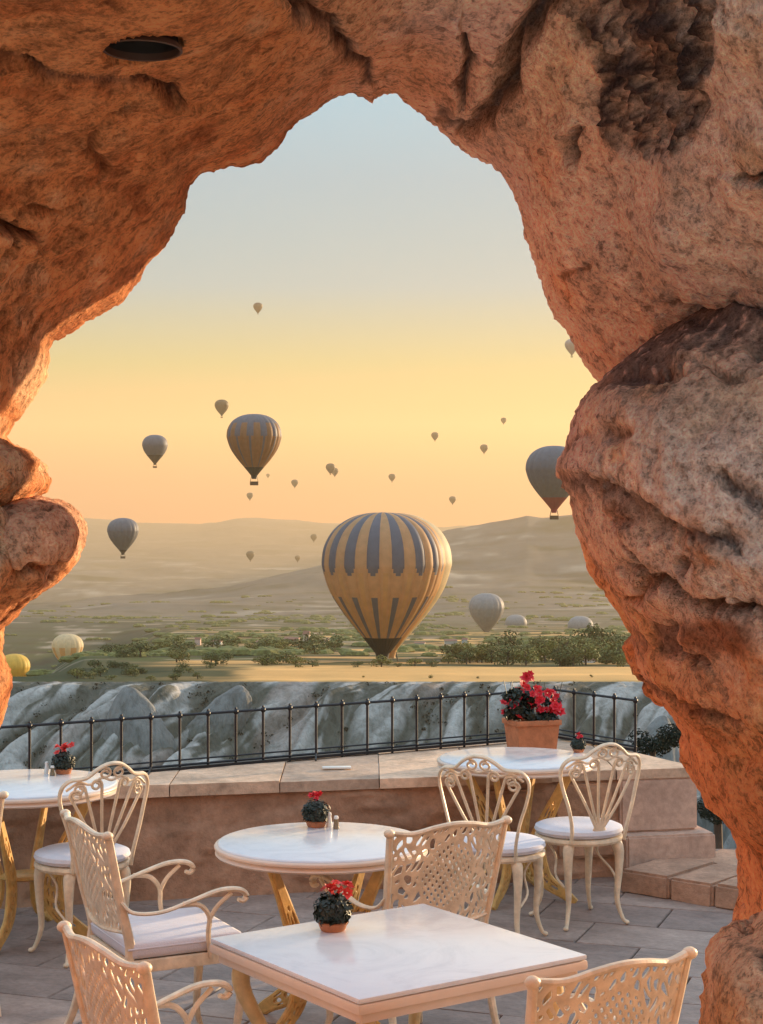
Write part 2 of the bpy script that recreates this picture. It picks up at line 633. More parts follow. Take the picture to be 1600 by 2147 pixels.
# plateau: stripes of stubble and green, long in X
nB = fbm(np.stack([Xf / (60 + Yf * .12), np.log(np.maximum(Yf, 20)) * 26, 0 * Xf], 1), 3, 0.5)
fld = sstep(298, 301, Yf) * sstep(1500, 700, Yf)
st = sstep(-0.02, 0.06, nB + 0.10 * np.exp(-((Yf - 325) / 22.) ** 2) * (Xf > -32) + 0.13 * np.exp(-((Yf - 470) / 30) ** 2) * (Xf < -20))
st = np.where((Yf > 300) & (Yf < 352), sstep(-30, -24, Xf + 10 * nA) * .95 + .25 * sstep(0, .1, nB), st)
C = lerp(C, stubble, st * fld * sstep(-.155, -.10, Xf / Yf + .03 * nA))
green = sstep(0.02, 0.1, fbm(Pn / np.array([22, 30, 1.]) + 9, 4)) * sstep(352, 380, Yf) * sstep(2000, 900, Yf)
C = lerp(C, np.array([0.055, 0.072, 0.022]), green * 0.9)
nE = fbm(np.stack([Xf / (16 + Yf * .04), np.log(Yf) * 70, 0 * Xf + 5], 1), 4, .6)
mz = sstep(360, 430, Yf) * sstep(2600, 1400, Yf)
C = lerp(C, np.array([.050, .036, .022]), mz * sstep(.06, .16, nE) * .85)
C = lerp(C, np.array([.46, .36, .27]), mz * sstep(.10, .2, -nE) * .8)
hl = sstep(900, 2200, Yf)
nC = fbm(np.stack([Xf / (90 + Yf * .05), np.log(Yf) * 30, 0 * Xf], 1), 5, 0.6)
nD = fbm(Pn / 230., 5, 0.6)
hc = lerp(np.tile(hill, (len(Xf), 1)), hillgreen, sstep(0.0, 0.22, nC + 0.3 * nD))
hc = lerp(hc, pale, sstep(0.10, 0.30, -nC + 0.5 * nD))
C = lerp(C, hc, hl)
C = lerp(C, np.tile(soil, (len(Xf), 1)) * 0.8, 0.5 * sstep(5000, 8000, Yf))
M['ground'] = attr_mat('valley_ground', 0.95, 0.02, 0.5)
me = mesh_np('terrain', np.stack([Xf, Yf, Zf], 1), grid_faces(rows, cols_n), True, {'ground': C})
terrain = tag(link('terrain', me, M['ground']), kind='structure')

# the land under and behind the terrace
mb = MB()
mb.box((0, -60, -16.6), (120, 141.8, 20), bev=0.0)
under = mb.obj('hillside', simple('hillside_soil', (0.20, 0.13, 0.09), 0.95, 0.3, 0.3), smooth=False)
under.location = (0, 0, 0)
tag(under, kind='structure')

# ------------------------------------------------------------------ tuff hills of the eroded valley
def tuff_mat():
    m, nt, bs = mat_new('pale_grey_tuff')
    tc = N(nt, 'ShaderNodeTexCoord')
    geo = N(nt, 'ShaderNodeNewGeometry')
    a = N(nt, 'ShaderNodeAttribute', attribute_name='ground')
    n1 = noise_node(nt, 0.35, 8, 0.65, geo.outputs['Position'], 0.8)
    mp = N(nt, 'ShaderNodeMapping')
    mp.inputs['Scale'].default_value = (1.1, 1.1, 0.25)
    nt.links.new(geo.outputs['Position'], mp.inputs[0])
    n2 = noise_node(nt, 1.4, 6, 0.7, mp.outputs[0], 0.5)
    c1 = ramp(nt, n1.outputs[0], [(0.36, (0.60, 0.60, 0.56)), (0.5, (1, 1, 1)), (0.7, (1.2, 1.16, 1.12))])
    c2 = ramp(nt, n2.outputs[0], [(0.34, (0.6, 0.58, 0.56)), (0.55, (1.05, 1.05, 1.05))])
    c = mixc(nt, 0.8, a.outputs['Color'], c1.outputs[0], 'MULTIPLY')
    c = mixc(nt, 0.6, c, c2.outputs[0], 'MULTIPLY')
    nt.links.new(c, bs.inputs['Base Color'])
    bs.inputs['Roughness'].default_value = 0.95
    bs.inputs['Specular IOR Level'].default_value = 0.15
    b = bump(nt, n2.outputs[0], 0.35, 0.8)
    nt.links.new(b, bs.inputs['Normal'])
    return m


M['tuff'] = tuff_mat()


def tuff_hill(px, py, Y, wpx, hpx, lean=0.0, seed=0, flat=1.0, gul=1.0):
    """a smooth eroded cone whose top stands at px,py; width wpx, height hpx (photo pixels at distance Y)"""
    k = Y / FPX
    top = at(px, py, Y)
    r, h = wpx * k * 0.5, hpx * k
    nr, ns = 46, 72
    t = np.linspace(0, 1, nr)
    a = np.linspace(0, 2 * PI, ns, endpoint=False)
    T, A = np.meshgrid(t, a, indexing='ij')
    prof = np.where(T < 1, np.clip(T, 0, 1) ** 0.72, 1)
    rad = r * prof * (1 + 0.22 * T)
    drop = h * (T ** 1.45)
    X = rad * np.cos(A)
    Yv = rad * np.sin(A) * flat
    Z = -drop
    P = np.stack([X.ravel() / r, Yv.ravel() / r, Z.ravel() / h], 1)
    gully = ridged(np.stack([np.cos(A).ravel() * 2.2, np.sin(A).ravel() * 2.2, T.ravel() * 0.7 + seed * 7.7], 1), 3)
    lump = fbm(P * 1.7 + seed * 13.1, 4)
    fine = fbm(P * 6 + seed * 3.1, 3)
    rr = 1 + (0.20 * gul * gully + 0.32 * lump + 0.06 * fine) * sstep(0.0, 0.4, T.ravel())
    Xr, Yr = X.ravel() * rr, Yv.ravel() * rr
    Zr = Z.ravel() + 0.12 * h * lump * (1 - T.ravel())
    Xr = Xr + lean * Zr
    V = np.stack([Xr, Yr, Zr], 1)
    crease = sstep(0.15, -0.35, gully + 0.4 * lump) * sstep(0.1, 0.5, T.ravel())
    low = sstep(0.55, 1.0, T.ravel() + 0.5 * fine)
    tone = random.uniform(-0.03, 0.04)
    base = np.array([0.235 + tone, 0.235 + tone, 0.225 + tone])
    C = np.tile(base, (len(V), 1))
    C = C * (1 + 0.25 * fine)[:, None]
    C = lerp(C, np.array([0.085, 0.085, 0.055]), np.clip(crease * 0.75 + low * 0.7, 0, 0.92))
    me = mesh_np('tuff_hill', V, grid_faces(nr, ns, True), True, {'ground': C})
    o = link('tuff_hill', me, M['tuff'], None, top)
    tag(o, kind='structure')
    return o


def slope_fields(X, Y):
    wx = fbm(np.stack([X / 26, Y / 16, 0 * X], 1), 3) * 7
    q = X - .62 * (Y - 300) + wx
    z0 = 0 * X
    b0 = pnoise(np.stack([q / 21, Y / 26, z0 + 5.1], 1))
    b1 = np.abs(pnoise(np.stack([q / 8.5, Y / 24, z0 + 3.3], 1))) ** .8
    b2 = np.abs(pnoise(np.stack([q / 3.4, Y / 12, z0 + 8.3], 1))) ** .9
    b3 = np.abs(pnoise(np.stack([q / 1.3, Y / 7, z0 + 1.3], 1)))
    env = np.interp(Y, [262, 270, 278, 284, 290, 296, 300, 303], [-50, -46, -41.5, -37.2, -32.4, -28.9, -27.75, -28.6])
    fade = sstep(300, 291, Y)
    H = env + fade * (b0 * 5 + b1 * 7.5 - 1.2 + b2 * 3.0 + b3 * .8) + .12
    lim = EYE - (1431 - CY) / FPX * Y
    H = lim - np.log1p(np.exp(np.clip((lim - H) / .6, -30, 30))) * .6 + .5 * sstep(292, 300, Y)
    return H, q, b0, b1, b2, b3


def tuff_slopes():
    """steep folded tuff face below the plateau: rounded backs, sharp creases running down to the left"""
    ny, nx = 300, 980
    YY, XX_ = np.meshgrid(np.linspace(262, 303, ny), np.linspace(-118, 118, nx), indexing='ij')
    X, Y = XX_.ravel(), YY.ravel()
    H, q, b0, b1, b2, b3 = slope_fields(X, Y)
    f = fbm(np.stack([X / 1.2, Y / 1.2, 0 * X], 1), 3)
    H = H + f * .25
    V = np.stack([X, Y, H], 1)
    tone = fbm(np.stack([q / 9, Y / 20, 0 * X + 7], 1), 3)
    C = np.tile(np.array([0.43, 0.405, 0.375]), (len(X), 1)) * (1 + .5 * tone + .2 * f)[:, None]
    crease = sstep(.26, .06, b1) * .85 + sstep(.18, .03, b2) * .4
    shade_veg = fbm(np.stack([q / 4.5, Y / 14, 0 * X + 2], 1), 4, .55)
    C = lerp(C, np.array([0.070, 0.072, 0.052]), np.clip(crease + .9 * sstep(.02, .14, shade_veg + .3 * b0), 0, .9))  # dark green paints crease and flank shade in with the vegetation
    C = lerp(C, np.array([0.33, 0.25, 0.21]), .5 * sstep(.06, .2, -tone))
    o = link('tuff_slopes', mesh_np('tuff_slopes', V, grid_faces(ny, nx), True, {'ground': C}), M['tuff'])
    tag(o, kind='structure')


tuff_slopes()
HILLS = [  # px, py, Y, width, height, lean
    (268, 1440, 285, 175, 190, -0.2, 0.7), (505, 1436, 289, 120, 120, 0.6, .7),
    (1400, 1500, 150, 220, 480, 0.35, 1), (1540, 1600, 100, 240, 480, 0.2, 1), (1580, 1700, 72, 240, 560, 0.0, 1), (1480, 1760, 62, 200, 620, 0.0, 1), (1700, 1560, 110, 300, 440, 0, 1),
]
for i, (px, py, Y, w_, h_, le, fl) in enumerate(HILLS):
    tuff_hill(px, py, Y, w_, h_, le, i + 1, fl, 0.5 if i == 0 else 1.0)

# ------------------------------------------------------------------ trees
def leaf_cloud(mb, c, r, n, size, mi=0, flat=0.8):
    for _ in range(n):
        v = Vector((random.gauss(0, 1), random.gauss(0, 1), random.gauss(0, 1)))
        v.normalize()
        v *= random.uniform(0.55, 1.0) ** 0.6
        p = Vector(c) + Vector((v.x * r, v.y * r, v.z * r * flat))
        nrm = (v + Vector((random.uniform(-.7, .7), random.uniform(-.7, .7), random.uniform(-.3, .9)))).normalized()
        a = nrm.orthogonal().normalized()
        b = nrm.cross(a)
        an = random.uniform(0, PI)
        a, b = a * math.cos(an) + b * math.sin(an), b * math.cos(an) - a * math.sin(an)
        s = size * random.uniform(.6, 1.3)
        o = len(mb.v)
        q = [p + a * s, p + b * s * .6 + nrm * s * .1, p - a * s, p - b * s * .6 + nrm * s * .1]
        mb.v += [tuple(x) for x in q]
        mb.f.append((o, o + 1, o + 2, o + 3))
        mb.mi.append(mi)


def foliage_mat(name, col):
    m, nt, bs = mat_new(name)
    tc = N(nt, 'ShaderNodeTexCoord')
    oi = N(nt, 'ShaderNodeObjectInfo')
    n = noise_node(nt, 0.9, 4, 0.6, tc.outputs['Object'])
    r = ramp(nt, n.outputs[0], [(0.3, tuple(c * .55 for c in col)), (0.7, tuple(c * 1.5 for c in col))])
    rr = ramp(nt, oi.outputs['Random'], [(0, (0.7, 0.75, 0.7)), (0.5, (1, 1, 1)), (1, (1.5, 1.3, 0.9))])
    nt.links.new(mixc(nt, 1.0, r.outputs[0], rr.outputs[0], 'MULTIPLY'), bs.inputs['Base Color'])
    bs.inputs['Roughness'].default_value = 0.7
    bs.inputs['Specular IOR Level'].default_value = 0.2
    return m


M['tree_leaf'] = foliage_mat('tree_foliage', (0.125, 0.13, 0.042))
M['tree_dark'] = foliage_mat('dark_shrub_foliage', (0.020, 0.024, 0.014))
M['bark'] = simple('tree_bark', (0.09, 0.065, 0.045), 0.9, 0.3, 4)


def tree_proto(kind, nleaf=420, lmat='tree_leaf'):
    """unit tree: crown about 1 wide, 1 high"""
    root = empty('leafy_tree')
    t = MB()
    t.tube([(0, 0, -0.15), (0.01, 0, 0.2), (0.0, 0.01, 0.5)], [0.035, 0.025, 0.012], 6)
    for a in range(4):
        an = a * 1.6 + kind
        t.tube([(0, 0, 0.18 + a * .05), (0.13 * math.cos(an), 0.13 * math.sin(an), 0.42 + a * .04)], [0.016, 0.006], 5)
    t.obj('trunk', M['bark'], root)
    c = MB()
    lob = [(0, 0, 0.55, 0.30)]
    for a in range(6):
        an = a * 1.05 + kind * .7
        lob.append((0.26 * math.cos(an) * random.uniform(.6, 1.2), 0.26 * math.sin(an) * random.uniform(.6, 1.2), random.uniform(0.3, 0.75), random.uniform(0.16, 0.25)))
    for (x, y, z, r) in lob:
        leaf_cloud(c, (x, y, z), r, nleaf // 7, 0.045, flat=0.85)
    c.v = [(x, y, z - .14) for x, y, z in c.v]
    c.obj('crown', M[lmat], root, smooth=False)
    return root


protos = [tree_proto(k) for k in range(4)]
used = [False] * 4


def place_tree(px, Y, wpx, asp, label, group, dz=0.0):
    k = random.randrange(4)
    if not used[k]:
        o = protos[k]; used[k] = True
    else:
        o = copy_tree(protos[k])
    X = (px - CX) / FPX * Y
    z = float(terrain_z(np.array([X]), np.array([Y]))[0])
    s = wpx * Y / FPX
    o.location = (X, Y, z + dz)
    o.scale = (s, s, s * asp)
    o.rotation_euler = (0, 0, random.uniform(0, 6.28))
    tag(o, label, 'tree', group)
    return o


for i in range(95):      # dense belt right of the big balloon
    px = random.uniform(935, 1420); Y = random.uniform(352, 470)
    place_tree(px, Y, random.uniform(36, 84), random.uniform(.7, 1.1), 'green tree in the dense belt right of the big striped balloon', 'trees in the belt beyond the right of the valley')
for i in range(44):      # rows left of the balloon
    px = random.uniform(230, 700); Y = random.uniform(352, 560)
    place_tree(px, Y, random.uniform(34, 72), random.uniform(.5, .8), 'bushy tree in the orchard rows left of the big striped balloon', 'trees in the orchard left of the big balloon')
for px, Y, w_ in [(800, 352, 60), (750, 350, 34), (870, 356, 46), (905, 352, 40), (620, 350, 58), (655, 352, 40), (835, 350, 26), (560, 360, 50)]:
    place_tree(px, Y, w_, .62, 'round bush at the far edge of the golden field under the big balloon', 'bushes along the golden field')
for px, w_ in [(903, 15), (762, 9), (1002, 10), (1240, 11)]:
    place_tree(px, 312, w_, .8, 'tiny lone bush standing on the golden stubble strip', 'lone bushes on the stubble')
for i in range(26):      # left valley rim
    px = random.uniform(150, 470); Y = random.uniform(301, 345)
    place_tree(px, Y, random.uniform(24, 48), random.uniform(.5, .8), 'low tree along the left rim above the grey tuff slopes', 'trees along the left rim of the valley')
for k in range(4):
    if not used[k]: place_tree(1100, 400, 36, 1, 'green tree in the dense belt right of the big striped balloon', 'trees in the belt beyond the right of the valley')

# distant scrub, far too many to count
sb = MB()
for i in range(2600):
    Y = math.exp(random.uniform(math.log(420), math.log(2600)))
    X = random.uniform(-.30, .30) * Y
    nn = fbm(np.array([[X / 160, Y / 60, 3.0]]), 3)[0]
    if nn < 0.03: continue
    z = float(terrain_z(np.array([X]), np.array([Y]))[0])
    s = random.uniform(1.0, 3.6) * (.7 + Y / 2600)
    for q in range(3):
        sb.ball((X + random.uniform(-s, s) * 2, Y + random.uniform(-s, s), z + s * .1), s * random.uniform(.5, 1), 6, 4, (1.5, 1, .6))
scrub = sb.obj('scrub', M['tree_leaf'], None, smooth=False)
tag(scrub, 'low green scrub scattered over the plain beyond the valley', 'scrub', kind='stuff')

# shrubs on the tuff slopes
sb = MB()
for i in range(700):
    Y = random.uniform(268, 298)
    X = random.uniform(-70, 70)
    H_, q_, b0_, b1_, b2_, b3_ = slope_fields(np.array([X]), np.array([Y]))
    if b1_[0] > .16: continue
    leaf_cloud(sb, (X, Y, H_[0] + .15), random.uniform(.3, .8), 12, .22)
tag(sb.obj('slope_scrub', M['tree_dark'], None, smooth=False), 'dark low scrub between the grey tuff slopes', 'scrub', kind='stuff')


def dark_shrub(px, py, Y, wpx, label, trunk=6.0):
    root = empty('dark_shrub', at(px, py, Y), 0, label, 'shrub', 'dark shrubs below the terrace end')
    s = wpx * Y / FPX
    c = MB()
    for a in range(7):
        an = a * .9
        leaf_cloud(c, (.3 * s * math.cos(an), .3 * s * math.sin(an), random.uniform(-.15, .12) * s), .27 * s, 240, .035 * s)
    c.obj('foliage', M['tree_dark'], root, smooth=False)
    t = MB()
    t.tube([(0, 0, -.1 * s), (.1, 0, -trunk * .5), (0, 0, -trunk)], [.05, .08, .14], 7)
    t.obj('stem', M['bark'], root)


dark_shrub(1368, 1558, 26, 92, 'round dark shrub just right of the railing end', 9)
dark_shrub(1432, 1540, 24, 100, 'taller dark shrub between the railing and the rock pillar', 9)
dark_shrub(1505, 1700, 20, 90, 'dark shrub beyond the low end block of the wall', 8)

# small houses on the plain
def house(px, Y, wpx, hpx, col, label, roofc=(0.30, 0.14, 0.09)):
    X = (px - CX) / FPX * Y
    z = float(terrain_z(np.array([X]), np.array([Y]))[0])
    k = Y / FPX
    w_, h_ = wpx * k, hpx * k
    root = empty('farm_house', (X, Y, z), random.uniform(-.3, .3), label, 'house', 'small houses on the plain')
    MB().box((0, 0, h_ * .4), (w_, w_ * .7, h_ * 1.2)).obj('wall', simple('house_plaster', col, .8, .05), root, smooth=False)
    r = MB()
    r.add([(-w_ * .55, -w_ * .4, h_), (w_ * .55, -w_ * .4, h_), (w_ * .55, w_ * .4, h_), (-w_ * .55, w_ * .4, h_), (-w_ * .5, 0, h_ * 1.4), (w_ * .5, 0, h_ * 1.4)],
          [(0, 1, 5, 4), (2, 3, 4, 5), (1, 2, 5), (3, 0, 4), (3, 2, 1, 0)])
    r.obj('roof', simple('house_roof', roofc, .8, .1), root, smooth=False)


house(643, 700, 14, 20, (.72, .52, .38), 'small cream tower house left of the big balloon')
house(672, 640, 34, 7, (.62, .42, .32), 'long low pinkish house beside the cream tower house')
house(612, 720, 30, 10, (.22, .16, .13), 'brown shed left of the cream tower house')
house(945, 650, 26, 8, (.6, .5, .42), 'pale low house right of the big balloon tip')
house(975, 620, 12, 10, (.55, .5, .45), 'small grey house behind the pale low house')
house(880, 600, 22, 6, (.6, .55, .48), 'whitish low barn touching the big balloon tip')
house(415, 600, 12, 12, (.7, .45, .36), 'small pink house among the left orchard rows')
house(455, 620, 22, 9, (.55, .55, .52), 'pale grey house right of the small pink house')
house(560, 640, 40, 6, (.6, .45, .33), 'long tan shed among the left orchard rows')
house(1235, 380, 26, 6, (.62, .58, .55), 'white low shed inside the tree belt at the right')

# ================================================================== BALLOONS
def fabric(name, col, trans=0.35):
    m, nt, bs = mat_new(name)
    tc = N(nt, 'ShaderNodeTexCoord')
    n = noise_node(nt, 0.6, 3, 0.5, tc.outputs['Object'])
    r = ramp(nt, n.outputs[0], [(0.3, tuple(c * .9 for c in col)), (0.7, tuple(min(1, c * 1.08) for c in col))])
    nt.links.new(r.outputs[0], bs.inputs['Base Color'])
    bs.inputs['Roughness'].default_value = 0.6
    tr = N(nt, 'ShaderNodeBsdfTranslucent')
    nt.links.new(r.outputs[0], tr.inputs[0])
    mx = N(nt, 'ShaderNodeMixShader')
    mx.inputs[0].default_value = trans
    nt.links.new(bs.outputs[0], mx.inputs[1])
    nt.links.new(tr.outputs[0], mx.inputs[2])
    nt.links.new(mx.outputs[0], nt.nodes['Material Output'].inputs['Surface'])
    return m


F_slate = fabric('slate_blue_balloon_cloth', (0.15, 0.148, 0.17), .25)
F_gold = fabric('golden_tan_balloon_cloth', (0.74, 0.45, 0.22), .5)
F_goldlite = fabric('pale_gold_balloon_cloth', (0.72, 0.42, 0.17), .4)
F_brown = fabric('brown_balloon_cloth', (0.36, 0.18, 0.07), .35)
F_dark = fabric('black_scoop_cloth', (0.012, 0.012, 0.014), .1)
F_grey = fabric('blue_grey_balloon_cloth', (0.13, 0.14, 0.165), .2)
F_red = fabric('dark_red_balloon_cloth', (0.30, 0.03, 0.04), .2)
F_olive = fabric('olive_brown_balloon_cloth', (0.10, 0.075, 0.03), .2)
F_cream = fabric('cream_balloon_cloth', (0.74, 0.62, 0.38), .4)
F_yellow = fabric('yellow_balloon_cloth', (0.80, 0.55, 0.10), .4)
F_white = fabric('pale_grey_balloon_cloth', (0.34, 0.32, 0.31), .3)
M['wicker'] = simple('basket_wicker', (0.12, 0.07, 0.035), 0.9, 0.3, 3)


def env_profile(n=30, squat=1.0):
    """unit balloon (radius 1): from nose (bottom) to crown"""
    pts = []
    bot, top = -1.42, 0.86
    ctrl = [(0.12, -1.30), (0.30, -1.08), (0.62, -0.70), (0.86, -0.34), (0.98, 0.0), (1.0, 0.16), (0.955, 0.40), (0.80, 0.65), (0.55, 0.82), (0.28, 0.90), (0.001, 0.92)]
    P = smooth_path([(r, 0, z) for r, z in ctrl], n)
    return [(max(p.x, 0.001), p.z * squat) for p in P]


def gore_mesh(idx, ng, prof, mfun, sub=4, bulge=0.03):
    V, F, mi = [], [], []
    a0, a1 = 2 * PI * idx / ng, 2 * PI * (idx + 1) / ng
    n = len(prof)
    for (r, z) in prof:
        for k in range(sub + 1):
            t = k / sub
            a = a0 + (a1 - a0) * t
            rr = r * (1 - bulge * (abs(2 * t - 1)) ** 2)
            V.append((rr * math.cos(a), rr * math.sin(a), z))
    for i in range(n - 1):
        for k in range(sub):
            F.append((i * (sub + 1) + k, i * (sub + 1) + k + 1, (i + 1) * (sub + 1) + k + 1, (i + 1) * (sub + 1) + k))
            mi.append(mfun(idx, (prof[i][1] + prof[i + 1][1]) / 2, (k + .5) / sub))
    mb = MB()
    mb.add(V, F)
    mb.mi = mi
    return mb.mesh('gore', True, 80)


def basket_parts(root, R_, low, simple_=False):
    b = MB()
    s = R_
    b.box((0, 0, low - .16 * s), (.30 * s, .16 * s, .14 * s), bev=.01 * s)
    b.obj('basket', M['wicker'], root, smooth=False)
    c = MB()
    for sx in (-1, 1):
        for sy in (-1, 1):
            c.tube([(sx * .14 * s, sy * .07 * s, low - .09 * s), (sx * .10 * s, sy * .06 * s, low + .1 * s)], .006 * s, 4)
    c.obj('cables', M['black'], root, smooth=False)


def balloon(px, py_mid, wpx, diam, mats, label, gores=0, mfun=None, group=None, squat=1.0, rz=0.0, nose=F_dark, basket=True, tilt=0.0, pb=0.16):
    """py_mid = pixel row of the widest part"""
    Y = diam * FPX / wpx
    R_ = diam / 2
    root = empty('hot_air_balloon', at(px, py_mid, Y) , rz, label, 'hot air balloon', group)
    prof = [(r * R_, (z - pb) * R_) for r, z in env_profile((64 if wpx > 200 else 34) if gores else 20, squat)]
    if gores:
        for g in range(gores):
            me_ = gore_mesh(g, gores, prof, lambda i, z, t: mfun(i, z / R_ + pb, t), 10 if wpx > 200 else 6)
            for m in mats: me_.materials.append(m)
            link('gore', me_, None, root)
    else:
        nb = 0
        seg = 24
        mb = MB()
        mb.lathe(prof, seg)
        if mfun:
            mb.mi = [mfun(f % seg, (prof[f // seg][1]) / R_ + pb, 0.5) for f in range(len(mb.f))]
        mb.obj('envelope', mats, root)
    low = prof[0][1]
    if wpx > 22:
        k = MB()
        k.lathe([(prof[0][0] * 1.0, prof[0][1]), (prof[0][0] * .75, prof[0][1] - .10 * R_), (prof[0][0] * .8, prof[0][1] - .13 * R_)], 20)
        k.obj('scoop', nose, root)
        low -= .13 * R_
    if basket:
        basket_parts(root, R_, low)
    root.scale = (1, 1, 1)
    return root


# stripe layouts: material index from gore number, height (-1.3 .. .92), position across the gore
def big_stripes(i, z, t):
    if z < -1.06: return 2
    odd = i % 2
    if not odd: return 3 if (abs(t - .5) < .2 and z < 0.0) else 0
    edge = abs(t - .5) * 2
    if z > -0.04 + (0.11 * edge ** 2.5): return 1 if edge < 0.97 or z > .8 else 0
    if -1.06 < z < -0.40 - 0.08 * edge ** 3: return 1 if edge < 0.70 else 3
    return 0


def thin_stripes(i, z, t):
    if z < -1.02: return 2
    if i % 2: return 1 if z > .1 or abs(t - .5) < .25 else 0
    return 0 if z < 0.55 else 1


balloon(802, 1176, 256, 27, [F_gold, F_slate, F_dark, F_goldlite], 'largest balloon, tan with slate blue stripes, low over the fields', 30, big_stripes, None, 1.04, R(-93))
balloon(817, 1173, 262, 28.2, [F_goldlite, F_cream], 'sunlit orange balloon almost hidden behind the largest striped one', 12, lambda i, z, t: i % 2, None, 0.99, R(5), F_goldlite)
balloon(533, 912, 116, 24, [F_brown, F_slate, F_dark], 'brown and slate striped balloon high left of centre', 24, thin_stripes, None, 1.0, R(3))
balloon(1162, 980, 120, 24, [F_grey, F_red], 'blue grey balloon with dark red nose half hidden by the right boulder', 20, lambda i, z, t: 1 if z < -.85 else 0, None, 1.0, 0, F_red)
balloon(325, 932, 54, 20, [F_grey, F_dark], 'dark grey balloon with black nose left of the brown striped one', 0, lambda i, z, t: 1 if z < -.75 else 0)
balloon(258, 1111, 66, 20, [F_grey, F_dark], 'grey balloon floating in front of the pink hills at the left', 16, lambda i, z, t: 1 if z < -1.1 else 0)
balloon(1020, 1272, 75, 22, [F_white], 'pale hazy balloon with a sunlit edge right of the largest one', 16, lambda i, z, t: 0, None, 1.0, 0, F_white)
balloon(1082, 1306, 46, 18, [F_white], 'small pale balloon sinking behind the tree belt, left of two', 0, None, None, 1.0, 0, F_white)
balloon(1217, 1312, 54, 19, [F_white], 'pale balloon beside the right rock, just above the tree belt', 0, None, None, 1.0, 0, F_white)
balloon(142, 1354, 66, 16, [F_cream, F_goldlite], 'cream balloon with tan lower stripes resting over the left fields', 16, lambda i, z, t: 1 if (i % 2 and z < 0.1) else 0, None, 1.0, 0, F_gold)
balloon(30, 1396, 66, 10.3, [F_yellow], 'yellow balloon at the far left beside the rock edge', 16, lambda i, z, t: 0, None, 1.0, 0, F_gold)
balloon(465, 849, 30, 20, [F_olive], 'olive balloon just above and left of the brown striped one', 0)
balloon(541, 642, 20, 18, [F_olive, F_dark], 'lone highest balloon in the upper sky', 0, lambda i, z, t: 1 if z > .4 else 0)
balloon(1199, 722, 30, 20, [F_white], 'greenish grey balloon peeking out from the right rock edge', 0)
SM = [(562, 996, 8, 'tiny balloon touching the lower right of the brown striped one'), (524, 1038, 14, 'small balloon directly below the brown striped one'),
      (618, 1011, 15, 'small balloon right of and below the brown striped one'), (693, 979, 20, 'upper left balloon of the overlapping pair in mid sky'),
      (702, 987, 16, 'lower right balloon of the overlapping pair in mid sky'), (822, 999, 15, 'small balloon right above the largest balloon'),
      (912, 912, 16, 'small balloon in mid sky, leftmost of the three at upper right'), (1015, 938, 17, 'small balloon in mid sky, lowest of the three at upper right'),
      (1056, 880, 12, 'small balloon in mid sky, topmost of the three at upper right'), (949, 1046, 15, 'small balloon close above the right ridge'),
      (525, 1162, 18, 'hazy balloon before the pink hills, leftmost of three faint ones'), (624, 1169, 12, 'hazy tiny balloon before the pink hills, middle of three faint ones'),
      (658, 1125, 14, 'hazy small balloon before the pink hills, highest of three faint ones')]
for i, (px, py, w_, lab) in enumerate(SM):
    balloon(px, py, w_, 17 if w_ > 13 else 14, [F_olive], lab, 0, None, 'small distant balloons')

# ================================================================== TERRACE
floor_root = empty('terrace_floor', (0, 0, 0))
tag(floor_root, kind='structure')
MB().box((0.2, 3.2, -0.14), (9.6, 14.6, 0.24)).obj('mortar_bed', M['joint'], floor_root, smooth=False)
MB().box((0, -1.6, 0.02), (9.0, 11.6, 0.06)).obj('bounce_floor', simple('pale_bounce_floor', (0.62, 0.42, 0.28), .9, .12, 2), floor_root, smooth=False)  # added unseen pale slab, bounces sky light up to the ceiling
# pavers, each its own slab
pv_variants = []
for k in range(5):
    bm = bmesh.new()
    bmesh.ops.create_cube(bm, size=1)
    bmesh.ops.scale(bm, vec=(1, 1, 0.03), verts=bm.verts)
    for v in bm.verts:
        if v.co.z > 0: v.co.z += random.uniform(-.002, .002)
        v.co.x += random.uniform(-.004, .004); v.co.y += random.uniform(-.004, .004)
    bmesh.ops.bevel(bm, geom=[e for e in bm.edges], offset=0.006, segments=1, affect='EDGES')
    mm = bpy.data.meshes.new('floor_slab')
    bm.to_mesh(mm); bm.free()
    mm.materials.append(M['paver'])
    pv_variants.append(mm)
prot = R(-20)
cR, sR = math.cos(prot), math.sin(prot)
PW, PL = 0.62, 0.42
for j in range(-12, 26):
    for i in range(-16, 16):
        x0 = (i + (0.5 if j % 2 else 0)) * PW
        y0 = j * PL
        x = x0 * cR - y0 * sR
        y = x0 * sR + y0 * cR
        y += 2.0
        if not (-2.9 < x < 3.2 and 3.6 < y < 9.9): continue
        if abs(x) > 0.24 * y + 0.7: continue
        o = link('floor_slab', random.choice(pv_variants), None, floor_root, (x, y, -0.015 + random.uniform(-.0015, .0015)), (random.uniform(-.003, .003), random.uniform(-.003, .003), prot + random.choice([0, PI])))
        o.scale = (PW - .008, PL - .008, 1)

# ---- parapet: wall body, coping slabs, end blocks
WA, WB = Vector((-3.2, 8.55, 0)), Vector((1.72, 9.70, 0))       # front face line
wd = (WB - WA).normalized()
wn = Vector((-wd.y, wd.x, 0))                                    # pointing away from the camera
FA, FB, FE = Vector((-2.6, 8.62, 0)), Vector((1.10, 10.9, 0)), Vector((1.52, 10.28, 0))   # railing line with its corner


